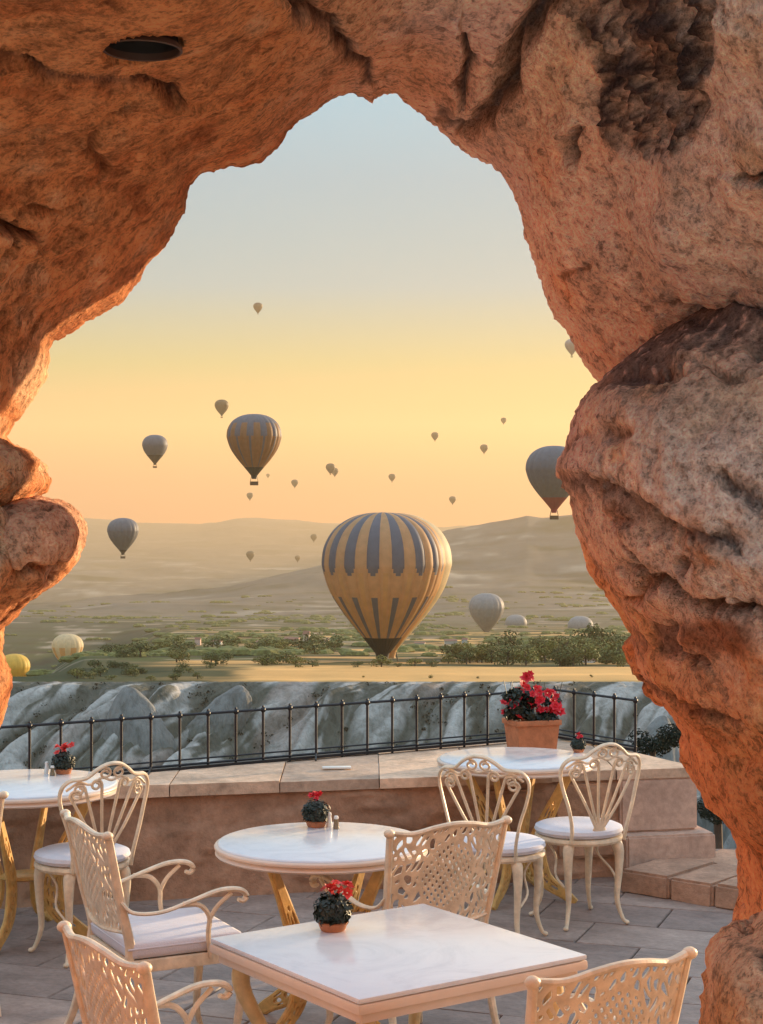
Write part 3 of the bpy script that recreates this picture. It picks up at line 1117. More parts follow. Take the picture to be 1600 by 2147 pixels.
def wall_mesh():
    L = (WB - WA).length
    nx, nz = 260, 34
    s = np.linspace(0, L, nx)
    z = np.linspace(-0.05, 0.56, nz)
    S, Z = np.meshgrid(s, z)
    S, Z = S.ravel(), Z.ravel()
    P = np.stack([S, 0 * S, Z], 1)
    d = fbm(P * 3, 5) * .05 + fbm(P * 14, 4) * .012
    d += 0.02 * sstep(.02, .1, fbm(np.stack([S * 1.3, Z * 5, 0 * S], 1), 3))
    d *= sstep(0.56, 0.50, Z) * .7 + .3
    V = np.stack([WA.x + wd.x * S - wn.x * d, WA.y + wd.y * S - wn.y * d, Z], 1)
    back = V[(nz - 1) * nx:] + np.array([wn.x, wn.y, 0]) * 0.4
    V2 = np.vstack([V, back])
    F = grid_faces(nz + 1, nx)
    return mesh_np('wall_face', V2, F, True)


wall = empty('parapet_wall', (0, 0, 0), 0, 'low reddish brown terrace wall topped with flat coping stones', 'wall')
link('wall_face', wall_mesh(), M['wall'], wall)
# coping slabs: quads from the wall front line to the railing line
cuts = [-3.1, -2.5, -2.02, -1.55, -1.12, -0.55, -0.02, 0.47, 0.93, 1.30, 1.74]


def on_line(A, B, x):
    t = (x - A.x) / (B.x - A.x)
    return A + (B - A) * t


for i in range(len(cuts) - 1):
    xa, xb = cuts[i] + .003, cuts[i + 1] - .003
    fo = 0.045 + random.uniform(-.012, .012)
    hgt = random.uniform(-.004, .004) + (0.012 if i in (3, 4) else 0)
    p0 = on_line(WA, WB, xa) - wn * fo
    p1 = on_line(WA, WB, xb) - wn * fo
    def backp(x):
        if x <= FB.x: return on_line(FA, FB, x - .05) + Vector((0.05, .10, 0))
        t = (x - FB.x) / (1.74 - FB.x)
        return Vector((x, 11.05 - 1.25 * t ** 1.2, 0))
    p2, p3 = backp(xb), backp(xa)
    bm = bmesh.new()
    lo = [bm.verts.new((p.x, p.y, 0.548)) for p in (p0, p1, p2, p3)]
    hi = [bm.verts.new((p.x, p.y, 0.602 + hgt)) for p in (p0, p1, p2, p3)]
    bm.faces.new(lo[::-1]); bm.faces.new(hi)
    for k in range(4): bm.faces.new((lo[k], lo[(k + 1) % 4], hi[(k + 1) % 4], hi[k]))
    bmesh.ops.subdivide_edges(bm, edges=bm.edges[:], cuts=7, use_grid_fill=True)
    for v in bm.verts:
        q = np.array([[v.co.x * 7, v.co.y * 7, v.co.z * 7 + i]])
        nvec = fbm(q, 3)[0]
        v.co += Vector((-wn.x, -wn.y, 0)) * nvec * .012
        if v.co.z > .58: v.co.z += nvec * .008
    mm = bpy.data.meshes.new('coping_slab'); bm.to_mesh(mm); bm.free()
    mm.polygons.foreach_set('use_smooth', np.ones(len(mm.polygons), dtype=bool))
    mm.set_sharp_from_angle(angle=R(35))
    link('coping_slab', mm, M['coping'], wall)


def stone_block(name, c, d, rz, mat, parent=None, bev=0.012, amp=.006):
    bm = bmesh.new()
    bmesh.ops.create_cube(bm, size=1)
    bmesh.ops.scale(bm, vec=Vector(d), verts=bm.verts)
    bmesh.ops.bevel(bm, geom=bm.edges[:], offset=bev, segments=2, affect='EDGES')
    bmesh.ops.subdivide_edges(bm, edges=[e for e in bm.edges if e.calc_length() > .1], cuts=5, use_grid_fill=True)
    arr = np.array([v.co[:] for v in bm.verts])
    nn = fbm(arr * 8 + np.array(c) * 3, 3)
    ctr = arr / (np.linalg.norm(arr, axis=1)[:, None] + 1e-9)
    for v, n_, k in zip(bm.verts, nn, ctr): v.co += Vector(k) * float(n_) * amp * 2
    mm = bpy.data.meshes.new(name); bm.to_mesh(mm); bm.free()
    mm.polygons.foreach_set('use_smooth', np.ones(len(mm.polygons), dtype=bool))
    mm.set_sharp_from_angle(angle=R(35))
    return link(name, mm, mat, parent, c, (0, 0, rz))


wrz = math.atan2(wd.y, wd.x)
stone_block('end_block', (1.50, 9.86, 0.40), (0.46, 0.50, 0.30), wrz, M['pillar'], wall)
stone_block('end_block', (1.545, 9.80, 0.125), (0.53, 0.58, 0.25), wrz, M['pillar'], wall)
# stones seen in the wall's right end beside the blocks
for (x_, z_, w_, h_) in [(1.10, .43, .34, .2), (1.14, .22, .40, .2), (0.72, .40, .36, .22)]:
    p = on_line(WA, WB, x_)
    stone_block('wall_stone', (p.x, p.y + .06, z_), (w_, .2, h_), wrz, M['wall'], wall, .015, .01)
# low ledge running forward on the right
ledge = empty('stone_ledge', (0, 0, 0), 0, 'low step of buff stones right of the wall end', 'ledge')
la, lb = Vector((1.28, 9.22, 0)), Vector((2.35, 8.32, 0))
ld = (lb - la).normalized(); ln = Vector((-ld.y, ld.x, 0))
q = 0.0
for w_ in (0.30, 0.26, 0.34, 0.28, 0.2):
    c_ = la + ld * (q + w_ / 2) + ln * 0.26
    stone_block('ledge_stone', (c_.x, c_.y, 0.058 + random.uniform(-.006, .006)), (w_ - .006, .52, .13), math.atan2(ld.y, ld.x), M['ledge'], ledge, .014, .009)
    q += w_
q = 0.1
for w_ in (0.36, 0.30, 0.40, .3):
    c_ = la + ld * (q + w_ / 2) + ln * 0.72
    stone_block('ledge_stone', (c_.x, c_.y, 0.05), (w_ - .006, .40, .12), math.atan2(ld.y, ld.x), M['ledge'], ledge, .014, .009)
    q += w_
# retaining rock under the terrace edge
MB().box((0.2, 8.3, -3.4), (7.2, 4.4, 6.2), bev=0.0).obj('terrace_base', M['ledge'], floor_root, smooth=False)

# thin pale strip laid on the coping
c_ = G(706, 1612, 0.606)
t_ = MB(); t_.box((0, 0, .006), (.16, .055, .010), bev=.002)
o = t_.obj('pale_strip', M['white'], None, loc=(c_.x, c_.y, .608), rot=(0, 0, .1))
tag(o, 'small flat cream strip lying on the coping in front of the railing', 'tile')

# ---- railing
rail = empty('iron_railing', (0, 0, 0), 0, 'low black wrought iron railing with ball topped bars on the wall', 'railing')
ZT, ZB = 0.912, 0.635
path = []
LA = (FB - FA).length
npost = int(LA / 0.171)
postA = [FA + (FB - FA) * (k / npost) for k in range(npost + 1)]
postB = [FB + (FE - FB) * (k / 4) for k in range(1, 5)]
posts = postA + postB
for (z, r_, nm) in ((ZT, .0078, 'top_rail'), (ZB, .007, 'bottom_rail'), (ZB + .028, .005, 'bottom_rail')):
    mb = MB()
    mb.tube([(FA.x, FA.y, z), (FB.x, FB.y, z)], r_, 8)
    mb.tube([(FB.x, FB.y, z), (FE.x, FE.y, z)], r_, 8)
    mb.obj(nm, M['iron'], rail)
base = MB()
for a_, b_ in ((FA, FB), (FB, FE)):
    d_ = (b_ - a_)
    c_ = (a_ + b_) / 2
    base.box((c_.x, c_.y, .618), (d_.length, .05, .014), math.atan2(d_.y, d_.x))
base.obj('base_strip', M['iron'], rail, smooth=False)
pm = MB()
pm.tube([(0, 0, .59), (0, 0, .75), (0, 0, .925)], [.0078, .0072, .0078], 8)
pm.ball((0, 0, ZT), .0165, 8, 6)
pm.ball((0, 0, ZB), .010, 8, 5)
pm.ball((0, 0, .93), .008, 6, 5)
bar_me = pm.mesh('bar')
for i, p in enumerate(posts):
    link('bar', bar_me, M['iron'], rail, (p.x, p.y, random.uniform(-.003, .003)))
for k in (9, 15):      # two bars run on down over the coping as stays
    p = posts[k]
    mb = MB(); mb.tube([(p.x, p.y, ZB), (p.x, p.y - .05, .625), (p.x + .002, p.y - .11, .612)], .006, 6)
    mb.obj('stay', M['iron'], rail)

# ================================================================== FURNITURE
def solidify(o, th):
    md = o.modifiers.new('thickness', 'SOLIDIFY')
    md.thickness = th
    md.offset = 0
    return o


def pierced_panel(name, nx, ny, pos, field, mat, parent, th=.007):
    """sheet over u,v in [0,1]; material is kept where field(u, v) > 0 (marching squares), pos maps u,v to 3D"""
    u = np.linspace(0, 1, nx); v = np.linspace(0, 1, ny)
    Ug, Vg = np.meshgrid(u, v)
    f = field(Ug.ravel(), Vg.ravel()).reshape(ny, nx)
    f[0, :] = f[-1, :] = 1; f[:, 0] = f[:, -1] = 1
    verts, faces, cache = [], [], {}

    def vid(key, uu_, vv_):
        if key not in cache:
            cache[key] = len(verts)
            verts.append(pos(uu_, vv_))
        return cache[key]
    for j in range(ny - 1):
        for i in range(nx - 1):
            cs = [(i, j), (i + 1, j), (i + 1, j + 1), (i, j + 1)]
            vals = [f[b, a] for a, b in cs]
            if max(vals) <= 0: continue
            poly = []
            for k in range(4):
                a, b = cs[k]; c, d = cs[(k + 1) % 4]
                va, vb = vals[k], vals[(k + 1) % 4]
                if va > 0: poly.append(vid((a, b), u[a], v[b]))
                if (va > 0) != (vb > 0):
                    t = va / (va - vb)
                    t = min(max(t, .05), .95)
                    key = tuple(sorted(((a, b), (c, d))))
                    poly.append(vid(key, u[a] + (u[c] - u[a]) * t, v[b] + (v[d] - v[b]) * t))
            if len(poly) >= 3: faces.append(tuple(poly))
    me_ = bpy.data.meshes.new(name)
    me_.from_pydata([tuple(p) for p in verts], [], faces)
    me_.update()
    me_.polygons.foreach_set('use_smooth', np.ones(len(me_.polygons), dtype=bool))
    me_.set_sharp_from_angle(angle=R(45))
    o = link(name, me_, mat, parent)
    solidify(o, th)
    return o


def bistro_chair():
    """round seat, fan back of radiating bars with scrolls; faces +Y"""
    root = empty('bistro_chair')
    cm = M['cream']
    # seat ring
    m = MB()
    m.lathe([(.190, .405), (.212, .408), (.220, .420), (.218, .434), (.200, .440), (.185, .436), (.185, .41), (.190, .405)], 56)
    m.obj('seat_ring', cm, root)
    m = MB()
    m.lathe([(.001, .438), (.19, .436), (.213, .445), (.221, .460), (.216, .476), (.195, .485), (.12, .4875), (.05, .486), (.001, .4845)], 56)
    m.obj('cushion', M['cushion'], root)
    # legs
    for sx, sy, fr in ((-1, 1, 1), (1, 1, 1), (-1, -1, 0), (1, -1, 0)):
        m = MB()
        d = Vector((sx * .707, sy * .707, 0))
        P = smooth_path([d * .180 + Vector((0, 0, .425)), d * .205 + Vector((0, 0, .36)), d * .203 + Vector((0, 0, .24)), d * .195 + Vector((0, 0, .12)), d * .225 + Vector((0, 0, .03)), d * .245 + Vector((0, 0, .012))], 16)
        rr = np.interp(np.linspace(0, 1, 16), [0, .12, .35, .75, .9, 1], [.026, .029, .019, .010, .0095, .012])
        m.tube(P, list(rr), 10)
        m.ball(P[-1], .014, 8, 6, (1, 1, .8))
        m.obj('leg', cm, root)
    # pierced apron brackets under the seat front, crossing down
    for s in (-1, 1):
        m = MB()
        P = smooth_path([(s * .16, .05, .41), (s * .12, .02, .33), (s * .16, -.05, .25), (s * .15, -.12, .20)], 14)
        m.tube(P, .006, 6)
        m.obj('brace', cm, root)

    def by(x, z):      # y of the back at height z: leans back and curves round the sitter
        return -.185 - .22 * (z - .43) + 1.1 * x * x * sstep(.5, .75, z)

    half = [(.150, .425), (.155, .50), (.178, .60), (.205, .69), (.222, .765), (.216, .815), (.188, .845), (.152, .850), (.118, .857), (.082, .885), (.042, .908), (0, .915)]
    pts = [(x, by(x, z), z) for x, z in half] + [(-x, by(x, z), z) for x, z in half[-2::-1]]
    m = MB()
    P = smooth_path(pts, 90)
    m.tube(P, .0115, 8, flat=0.7)
    m.obj('back_frame', cm, root)
    # shield joining the bars to the seat
    m = MB()
    m.tube([(0, by(0, .40) + .01, .41), (0, by(0, .47), .47), (0, by(0, .53), .53)], [.035, .042, .022], 12, flat=.28, updir=(0, 1, 0))
    m.obj('back_shield', cm, root)
    ends = [(.182, .775), (.118, .800), (.045, .820), (-.045, .820), (-.118, .800), (-.182, .775)]
    for x, z in ends:
        m = MB()
        s = 1 if x > 0 else -1
        pp = [(x * .12, by(0, .50), .50), (x * .50, by(x * .5, .62), .50 + (z - .50) * .42), (x, by(x, z), z)]
        P = smooth_path([Vector(p) for p in pp], 14)
        # scroll at the tip, curling outwards
        r0 = .026
        cx, cz = x - s * (-r0), z
        sp = []
        for k in range(1, 26):
            a = PI - k / 25 * 2 * PI * 1.3
            rr = r0 * (1 - .62 * k / 25)
            px_, pz_ = cx + s * rr * math.cos(a), cz + rr * math.sin(a)
            sp.append(Vector((px_, by(px_, pz_), pz_)))
        if abs(x) > .15: # outer pair curls inwards instead
            cx = x - s * r0
            sp = []
            for k in range(1, 26):
                a = k / 25 * 2 * PI * 1.3
                rr = r0 * (1 - .62 * k / 25)
                px_, pz_ = cx + s * rr * math.cos(a), cz + rr * math.sin(a)
                sp.append(Vector((px_, by(px_, pz_), pz_)))
        m.tube(P + sp, [.0085] * 4 + [.0075] * 10 + [.0065] * 25, 7)
        m.obj('back_bar', cm, root)
    # scrolls tucked under the crest
    for x in (-.035, .035):
        m = MB()
        s = 1 if x > 0 else -1
        P = []
        for k in range(30):
            a = PI / 2 + s * (k / 29 * 2 * PI * 1.25 - .3)
            rr = .030 * (1 - .6 * k / 29)
            px_, pz_ = x + rr * math.cos(a), .872 + rr * .8 * math.sin(a)
            P.append((px_, by(px_, pz_), pz_))
        m.tube(P, .006, 6)
        m.obj('scroll', cm, root)
    m = MB()
    P = smooth_path([(x, by(x, z), z) for x, z in [(-.20, .80), (-.15, .835), (-.10, .825), (-.05, .852), (0, .838), (.05, .852), (.10, .825), (.15, .835), (.20, .80)]], 40)
    m.tube(P, .006, 6)
    m.obj('crest_rail', cm, root)
    return root


def arm_chair():
    """square seat with cushion, pierced vine back, scrolled arms; faces +Y"""
    root = empty('garden_armchair')
    cm = M['cream']
    m = MB()
    for c, d in (((0, .225, .405), (.47, .022, .045)), ((0, -.205, .405), (.44, .022, .045)), ((-.235, .01, .405), (.022, .45, .045)), ((.235, .01, .405), (.022, .45, .045))):
        m.box(c, d, bev=.004)
    m.box((0, .01, .418), (.44, .42, .012))
    m.obj('seat_frame', cm, root)
    m = MB()
    m.box((0, .012, .458), (.475, .445, .060), bev=.022)
    m.obj('cushion', M['cushion'], root, angle=60)
    m = MB()
    ring = [(.237, .2345, .468), (-.237, .2345, .468), (-.237, -.2105, .468), (.237, -.2105, .468)]
    m.tube(ring, .004, 6, closed=True)
    m.obj('piping', M['cushion'], root)
    for s in (-1, 1):
        m = MB()
        P = smooth_path([(s * .205, .215, .40), (s * .225, .235, .34), (s * .215, .225, .20), (s * .205, .215, .10), (s * .225, .24, .02), (s * .23, .25, .008)], 14)
        m.tube(P, list(np.interp(np.linspace(0, 1, 14), [0, .15, .4, .8, 1], [.024, .026, .017, .011, .013])), 8)
        m.obj('leg', cm, root)

    def yb(x, z):
        return -.225 - .24 * (z - .45) + .55 * x * x

    for s in (-1, 1):    # rear leg and post in one casting
        m = MB()
        P = [(s * .232, -.34, .0), (s * .222, -.27, .16), (s * .218, -.23, .34), (s * .222, yb(.222, .46), .46), (s * .232, yb(.232, .62), .62), (s * .245, yb(.245, .78), .78), (s * .255, yb(.255, .885), .885)]
        P = smooth_path(P, 26)
        m.tube(P, list(np.interp(np.linspace(0, 1, 26), [0, .1, .4, .8, 1], [.015, .016, .020, .017, .015])), 8, flat=.75)
        m.ball(P[-1] + Vector((s * .004, -.004, .004)), .021, 10, 7, (1, 1, .8))
        m.obj('post_leg', cm, root)
    m = MB()
    tp = [(-.255, .890), (-.17, .882), (-.08, .898), (0, .905), (.08, .898), (.17, .882), (.255, .890)]
    m.tube(smooth_path([(x, yb(x, z), z) for x, z in tp], 40), .0125, 8, flat=.8)
    m.obj('top_rail', cm, root)
    m = MB()
    m.tube(smooth_path([(x, yb(x, .535), .535 - .02 * math.cos(x * 6)) for x in (-.225, -.1, 0, .1, .225)], 24), .011, 8, flat=.7)
    m.obj('lower_rail', cm, root)

    def pos(u, v):
        z0 = .52
        hw = .222 + .03 * v
        x = (u * 2 - 1) * hw
        zt = float(np.interp(x, [p[0] for p in tp], [p[1] for p in tp]))
        z = z0 + (zt - z0) * v
        return (x, yb(x, z), z)

    def field(u, v):
        x = (u - .5) * .48; y = (v - .5) * .37
        # leaf-shaped openings: stretched and turned cells
        w1 = fbm(np.stack([x * 9, y * 9, 0 * x], 1), 2) * 1.6
        ang = np.sign(x + .001) * .8 + w1
        P2 = np.stack([x + .010 * np.sin(y * 60), y * .62 + .22 * np.abs(x) + .008 * np.sin(x * 70)], 1)
        f1, f2 = voronoi(P2, .030, 5, .95)
        leaf = .0100 - (f2 - f1)
        # openings get smaller here and there so bars swell into leaves
        leaf += .003 * np.sin(x * 95 + 2) * np.sin(y * 80)
        # centre: slanted rows of slots
        r = np.sqrt((x / .115) ** 2 + (y / .12) ** 2)
        a = (x * .80 + y * .60) / .0195; b = (-x * .60 + y * .80) / .026
        slot = -(.0055 - np.hypot((a - np.floor(a) - .5) * .0195, (b - np.floor(b) - .5) * .026 * .62))
        g = np.where(r < 1, slot, leaf)
        ringf = .0065 - np.abs(r - 1.03) * .115
        g = np.maximum(g, ringf)
        edge = np.minimum(np.minimum(u, 1 - u) * .48, np.minimum(v, 1 - v) * .37)
        return np.maximum(g, .011 - edge)

    pierced_panel('back_panel', 126, 98, pos, field, cm, root)
    for s in (-1, 1):
        m = MB()
        A = smooth_path([(s * .238, yb(.235, .64) + .0, .645), (s * .255, -.20, .605), (s * .268, -.10, .600), (s * .275, .02, .632), (s * .275, .12, .658), (s * .275, .195, .655), (s * .275, .228, .632), (s * .275, .214, .612), (s * .275, .195, .618)], 34)
        m.tube(A, list(np.interp(np.linspace(0, 1, 34), [0, .3, .6, .85, 1], [.012, .012, .017, .016, .012])), 8, flat=.62, updir=(0, 0, 1))
        m.obj('arm', cm, root)
        m = MB()
        m.tube(smooth_path([(s * .245, .10, .41), (s * .258, .085, .50), (s * .268, .085, .565), (s * .272, .045, .612), (s * .275, -.02, .622)], 18), .0095, 7)
        m.tube(smooth_path([(s * .266, .085, .552), (s * .270, .115, .600), (s * .274, .17, .645)], 10), .0085, 7)
        m.obj('arm_support', cm, root)
    return root


def ornate_leg(root, ang, z_top, r_top, name='leg', h=None):
    """broad pierced cast leg standing in the radial plane"""
    ctrl = [(r_top, z_top), (r_top - .05, z_top * .86), (r_top - .13, z_top * .62), (r_top - .185, z_top * .40), (r_top - .15, z_top * .18), (r_top - .02, z_top * .05), (r_top + .03, .0)]
    P = smooth_path([(r, 0, z) for r, z in ctrl], 40)
    W = np.interp(np.linspace(0, 1, 40), [0, .2, .45, .62, .8, 1], [.016, .020, .040, .046, .022, .014])
    e = Vector((math.cos(ang), math.sin(ang), 0))

    def pos(u, v):
        t = v * 39
        k = min(int(t), 38); f = t - k
        p = P[k].lerp(P[k + 1], f)
        tg = (P[k + 1] - P[k]).normalized()
        nrm = Vector((-tg.z, 0, tg.x))
        w = (W[k] * (1 - f) + W[k + 1] * f) * (2 * u - 1)
        q = p + nrm * w
        return (e * q.x) + Vector((0, 0, q.z))

    def field(u, v):
        x = (u - .5); y = v * 8
        f1, f2 = voronoi(np.stack([x * 1.9 + .3, y * 1.2], 1), .62, 9, .8)
        g = .19 - (f2 - f1) * 1.0
        wloc = np.interp(v, [0, .2, .28, .75, .82, 1], [1, 1, 0, 0, 1, 1])
        return np.maximum(np.maximum(g, .14 - np.minimum(u, 1 - u)), wloc - .5)

    o = pierced_panel(name, 24, 120, pos, field, M['gold'], root, .022)
    # edge beads
    m = MB()
    for uu_ in (0, 1):
        m.tube([pos(uu_, t) for t in np.linspace(0, 1, 30)], .009, 6)
    m.obj('leg_bead', M['gold'], o)
    return o


def round_table(r, label, group, loc, rz=0):
    root = empty('round_cafe_table', loc, rz, label, 'table', group)
    m = MB()
    m.lathe([(.001, .740), (r - .022, .740), (r - .016, .738), (r - .013, .733)], 96)
    m.obj('tabletop', M['white_top'], root, angle=50)
    m = MB()
    m.lathe([(r - .013, .7325), (r - .004, .730), (r, .724), (r - .002, .716), (r - .014, .711), (r - .010, .703), (r - .004, .697), (r - .010, .690), (r - .03, .686), (.001, .686)], 96)
    m.obj('rim', M['rim'], root, angle=50)
    for k in range(4):
        ornate_leg(root, PI / 4 + k * PI / 2, .685, r * .72)
    m = MB()
    m.lathe([(.001, .305), (.10, .302), (.115, .292), (.10, .282), (.001, .279)], 32)
    m.obj('centre_ring', M['gold'], root)
    return root


def square_table(side, label, loc, rz):
    root = empty('square_cafe_table', loc, rz, label, 'table')
    m = MB()
    m.box((0, 0, .7325), (side, side, .015), bev=.005)
    m.obj('tabletop', M['white_top'], root, angle=50)
    m = MB()
    m.box((0, 0, .7095), (side + .006, side + .006, .029), bev=.009)
    m.box((0, 0, .6785), (side - .036, side - .036, .029), bev=.008)
    m.obj('rim', M['rim'], root, angle=50)
    for sx, sy in ((1, 1), (-1, 1), (-1, -1), (1, -1)):
        m = MB()
        h = side / 2
        d = Vector((sx, sy, 0))
        P = smooth_path([d * (h - .07) + Vector((0, 0, .665)), d * (h - .075) + Vector((0, 0, .58)), d * (h - .14) + Vector((0, 0, .40)), d * (h - .16) + Vector((0, 0, .22)), d * (h - .09) + Vector((0, 0, .06)), d * (h - .05) + Vector((0, 0, .012))], 24)
        m.tube(P, list(np.interp(np.linspace(0, 1, 24), [0, .1, .4, .8, 1], [.026, .029, .019, .012, .015])), 10)
        m.obj('leg', M['leg_cream'], root)
    for k in range(4):
        m = MB()
        a = k * PI / 2
        P = []
        for q in range(40):
            t = q / 39
            an = t * 2 * PI * 1.6
            rr = .09 * (1 - .75 * t)
            P.append(Matrix.Rotation(a, 3, 'Z') @ Vector((.15 + rr * math.cos(an + PI) * .9, .0, .36 + rr * math.sin(an + PI))))
        m.tube(P, .008, 6)
        m.obj('scroll', M['leg_cream'], root)
    m = MB()
    for a in (PI / 4, -PI / 4):
        v = Vector((math.cos(a), math.sin(a), 0)) * .32
        m.tube([-v + Vector((0, 0, .26)), Vector((0, 0, .24)), v + Vector((0, 0, .26))], .011, 8)
    m.obj('stretcher', M['leg_cream'], root)
    return root


# tables
round_table(.425, 'round white cafe table in the middle with ornate golden legs', 'round cafe tables', (-.237, 6.80, 0), R(8))
round_table(.42, 'round white cafe table at the right against the wall under the big flower box', 'round cafe tables', (.712, 9.10, 0), R(20))
round_table(.46, 'round white cafe table at the far left cut by the photo edge', 'round cafe tables', (-1.72, 8.25, 0), R(35))
square_table(.81, 'large square white table in the foreground', (.040, 5.143, 0), R(35))

# chairs: (x, y, rotation) rotation turns the chair's front from +Y
b0 = bistro_chair()
BC = [(-1.38, 7.92, R(38), 'fan backed bistro chair at the left table beside the small red plant'),
      (.56, 8.17, R(-24), 'fan backed bistro chair left of two at the right round table'),
      (.985, 8.58, R(24), 'fan backed bistro chair nearest the wall end, right of two at the round table')]
for i, (x, y, r_, lab) in enumerate(BC):
    o = b0 if i == 0 else copy_tree(b0)
    o.location = (x, y, 0); o.rotation_euler = (0, 0, r_)
    tag(o, lab, 'chair', 'cream bistro chairs')
a0 = arm_chair()
AC = [(-.825, 6.46, R(-63), 'armchair with pierced back and white cushion turned to the middle round table'),
      (.09, 6.53, R(32), 'armchair seen from behind between the round middle table and the square table'),
      (-.490, 4.71, R(-57), 'nearest armchair at the bottom left of the square table'),
      (.425, 4.59, R(33), 'nearest armchair at the bottom right of the square table'),
      (-1.895, 7.15, R(24), 'armchair at the far left mostly outside the photo edge')]
for i, (x, y, r_, lab) in enumerate(AC):
    o = a0 if i == 0 else copy_tree(a0)
    o.location = (x, y, 0); o.rotation_euler = (0, 0, r_)
    tag(o, lab, 'chair', 'cream pierced back armchairs')


# ---- plants
def petal_flower(mat, r=.02, name='flower'):
    m = MB()
    for ring, (n, rr, tilt) in enumerate(((6, 1.0, .35), (5, .65, .9))):
        for k in range(n):
            a = 2 * PI * k / n + ring * .4
            e = Vector((math.cos(a), math.sin(a), 0)); t = Vector((-e.y, e.x, 0))
            up = Vector((0, 0, 1))
            L = r * rr * random.uniform(.85, 1.15)
            p0 = e * r * .08
            p1 = e * L * .5 * math.cos(tilt) + up * L * .5 * math.sin(tilt)
            p2 = e * L * math.cos(tilt) + up * L * (math.sin(tilt) - .15)
            o = len(m.v)
            m.v += [tuple(p0), tuple(p1 + t * L * .38), tuple(p2), tuple(p1 - t * L * .38)]
            m.f += [(o, o + 1, o + 2), (o, o + 2, o + 3)]
            m.mi += [0, 0]
    me_ = m.mesh(name, False)
    me_.materials.append(mat)
    return me_


fl_red = [petal_flower(M['red'], 1.0) for _ in range(4)]
fl_cor = [petal_flower(M['coral'], 1.0) for _ in range(4)]


def small_plant(loc, s, label, flowers, nf=9, spread=.9, white=2):
    root = empty('potted_plant', loc, random.uniform(0, 3), label, 'potted plant', 'small flower pots on the tables')
    m = MB()
    m.lathe([(.001, .0), (.034 * s, .0), (.038 * s, .005 * s), (.043 * s, .020 * s), (.046 * s, .023 * s), (.042 * s, .026 * s), (.001, .024 * s)], 24)
    m.obj('pot', M['terracotta'], root)
    c = MB()
    c.ball((0, 0, .060 * s), .050 * s, 14, 9, (1, 1, .88))
    leaf_cloud(c, (0, 0, .060 * s), .060 * s, 560, .010 * s, flat=.88)
    c.obj('foliage', M['leaf'], root, smooth=False)
    for k in range(nf):
        a = random.uniform(0, 6.28); rr = random.uniform(0, .045) * s * spread
        z = (.108 + random.uniform(0, .034)) * s
        o = link('flower', random.choice(flowers), None, root, (rr * math.cos(a), rr * math.sin(a), z), (random.uniform(-.8, .8), random.uniform(-.8, .8), a))
        f = s * random.uniform(.017, .026)
        o.scale = (f, f, f)
    return root


p = G(698, 1950, .74)
small_plant((p.x, p.y, .740), 1.05, 'dark leafy pot with coral flowers on the square table', fl_cor, 12, 1.1)
p = G(663, 1733, .74)
small_plant((p.x, p.y, .740), 1.0, 'dark leafy pot with small red flowers on the middle round table', fl_red, 8)
p = G(133, 1622, .74)
small_plant((p.x, p.y, .740), 1.0, 'pot with red and orange flowers on the far left table', fl_cor, 14, 1.3)
p = G(1212, 1576, .74)
small_plant((p.x, p.y - .02, .740), .72, 'tiny plant with pink red flowers at the back of the right round table', fl_red, 9, .8)


def shaker(loc, label, h=.055, mat=None):
    root = empty('shaker', loc, 0, label, 'shaker', 'small shakers on the tables')
    m = MB(); m.lathe([(.001, 0), (.012, 0), (.013, .004), (.010, h * .5), (.008, h * .75)], 16)
    m.obj('body', mat or M['glass_dark'], root)
    m = MB(); m.lathe([(.0085, h * .75), (.010, h * .82), (.008, h * .97), (.001, h)], 16)
    m.obj('cap', M['white'], root)


p = G(705, 1738, .74); shaker((p.x, p.y, .740), 'small salt shaker right of the plant on the middle round table')
p = G(690, 1736, .74); shaker((p.x, p.y + .03, .740), 'second shaker tucked against the plant on the middle round table', .06, M['white'])
p = G(98, 1622, .74); shaker((p.x, p.y, .740), 'small shaker left of the plant on the far left table', .06, M['white'])
p = G(110, 1626, .74); shaker((p.x, p.y, .740), 'dark shaker nearest the plant on the far left table', .05)

# large flower box on the coping behind the right table
pY = 10.05
pc = at(1115, 1562, pY)
box_root = empty('flower_box', (pc.x, pY, .604), R(20), 'rectangular terracotta flower box full of red blooms beside the railing', 'flower box')
m = MB()
w0, w1, d0, d1, hh = .112, .136, .085, .10, .225
bmv = [(-w0, -d0, 0), (w0, -d0, 0), (w0, d0, 0), (-w0, d0, 0), (-w1, -d1, hh), (w1, -d1, hh), (w1, d1, hh), (-w1, d1, hh),
       (-w1 + .014, -d1 + .014, hh), (w1 - .014, -d1 + .014, hh), (w1 - .014, d1 - .014, hh), (-w1 + .014, d1 - .014, hh),
       (-w1 + .018, -d1 + .018, hh - .03), (w1 - .018, -d1 + .018, hh - .03), (w1 - .018, d1 - .018, hh - .03), (-w1 + .018, d1 - .018, hh - .03)]
m.add(bmv, [(3, 2, 1, 0), (0, 1, 5, 4), (1, 2, 6, 5), (2, 3, 7, 6), (3, 0, 4, 7), (4, 5, 9, 8), (5, 6, 10, 9), (6, 7, 11, 10), (7, 4, 8, 11), (8, 9, 13, 12), (9, 10, 14, 13), (10, 11, 15, 14), (11, 8, 12, 15), (12, 13, 14, 15)])
m.obj('trough', M['terracotta'], box_root, smooth=False)
m = MB()
for (c, d) in (((0, -d1 - .003, hh - .014), (2 * w1 + .014, .010, .030)), ((0, d1 + .003, hh - .014), (2 * w1 + .014, .010, .030)), ((-w1 - .003, 0, hh - .014), (.010, 2 * d1 - .004, .030)), ((w1 + .003, 0, hh - .014), (.010, 2 * d1 - .004, .030))):
    m.box(c, d, bev=.003)
m.obj('lip', M['terracotta'], box_root)
c = MB()
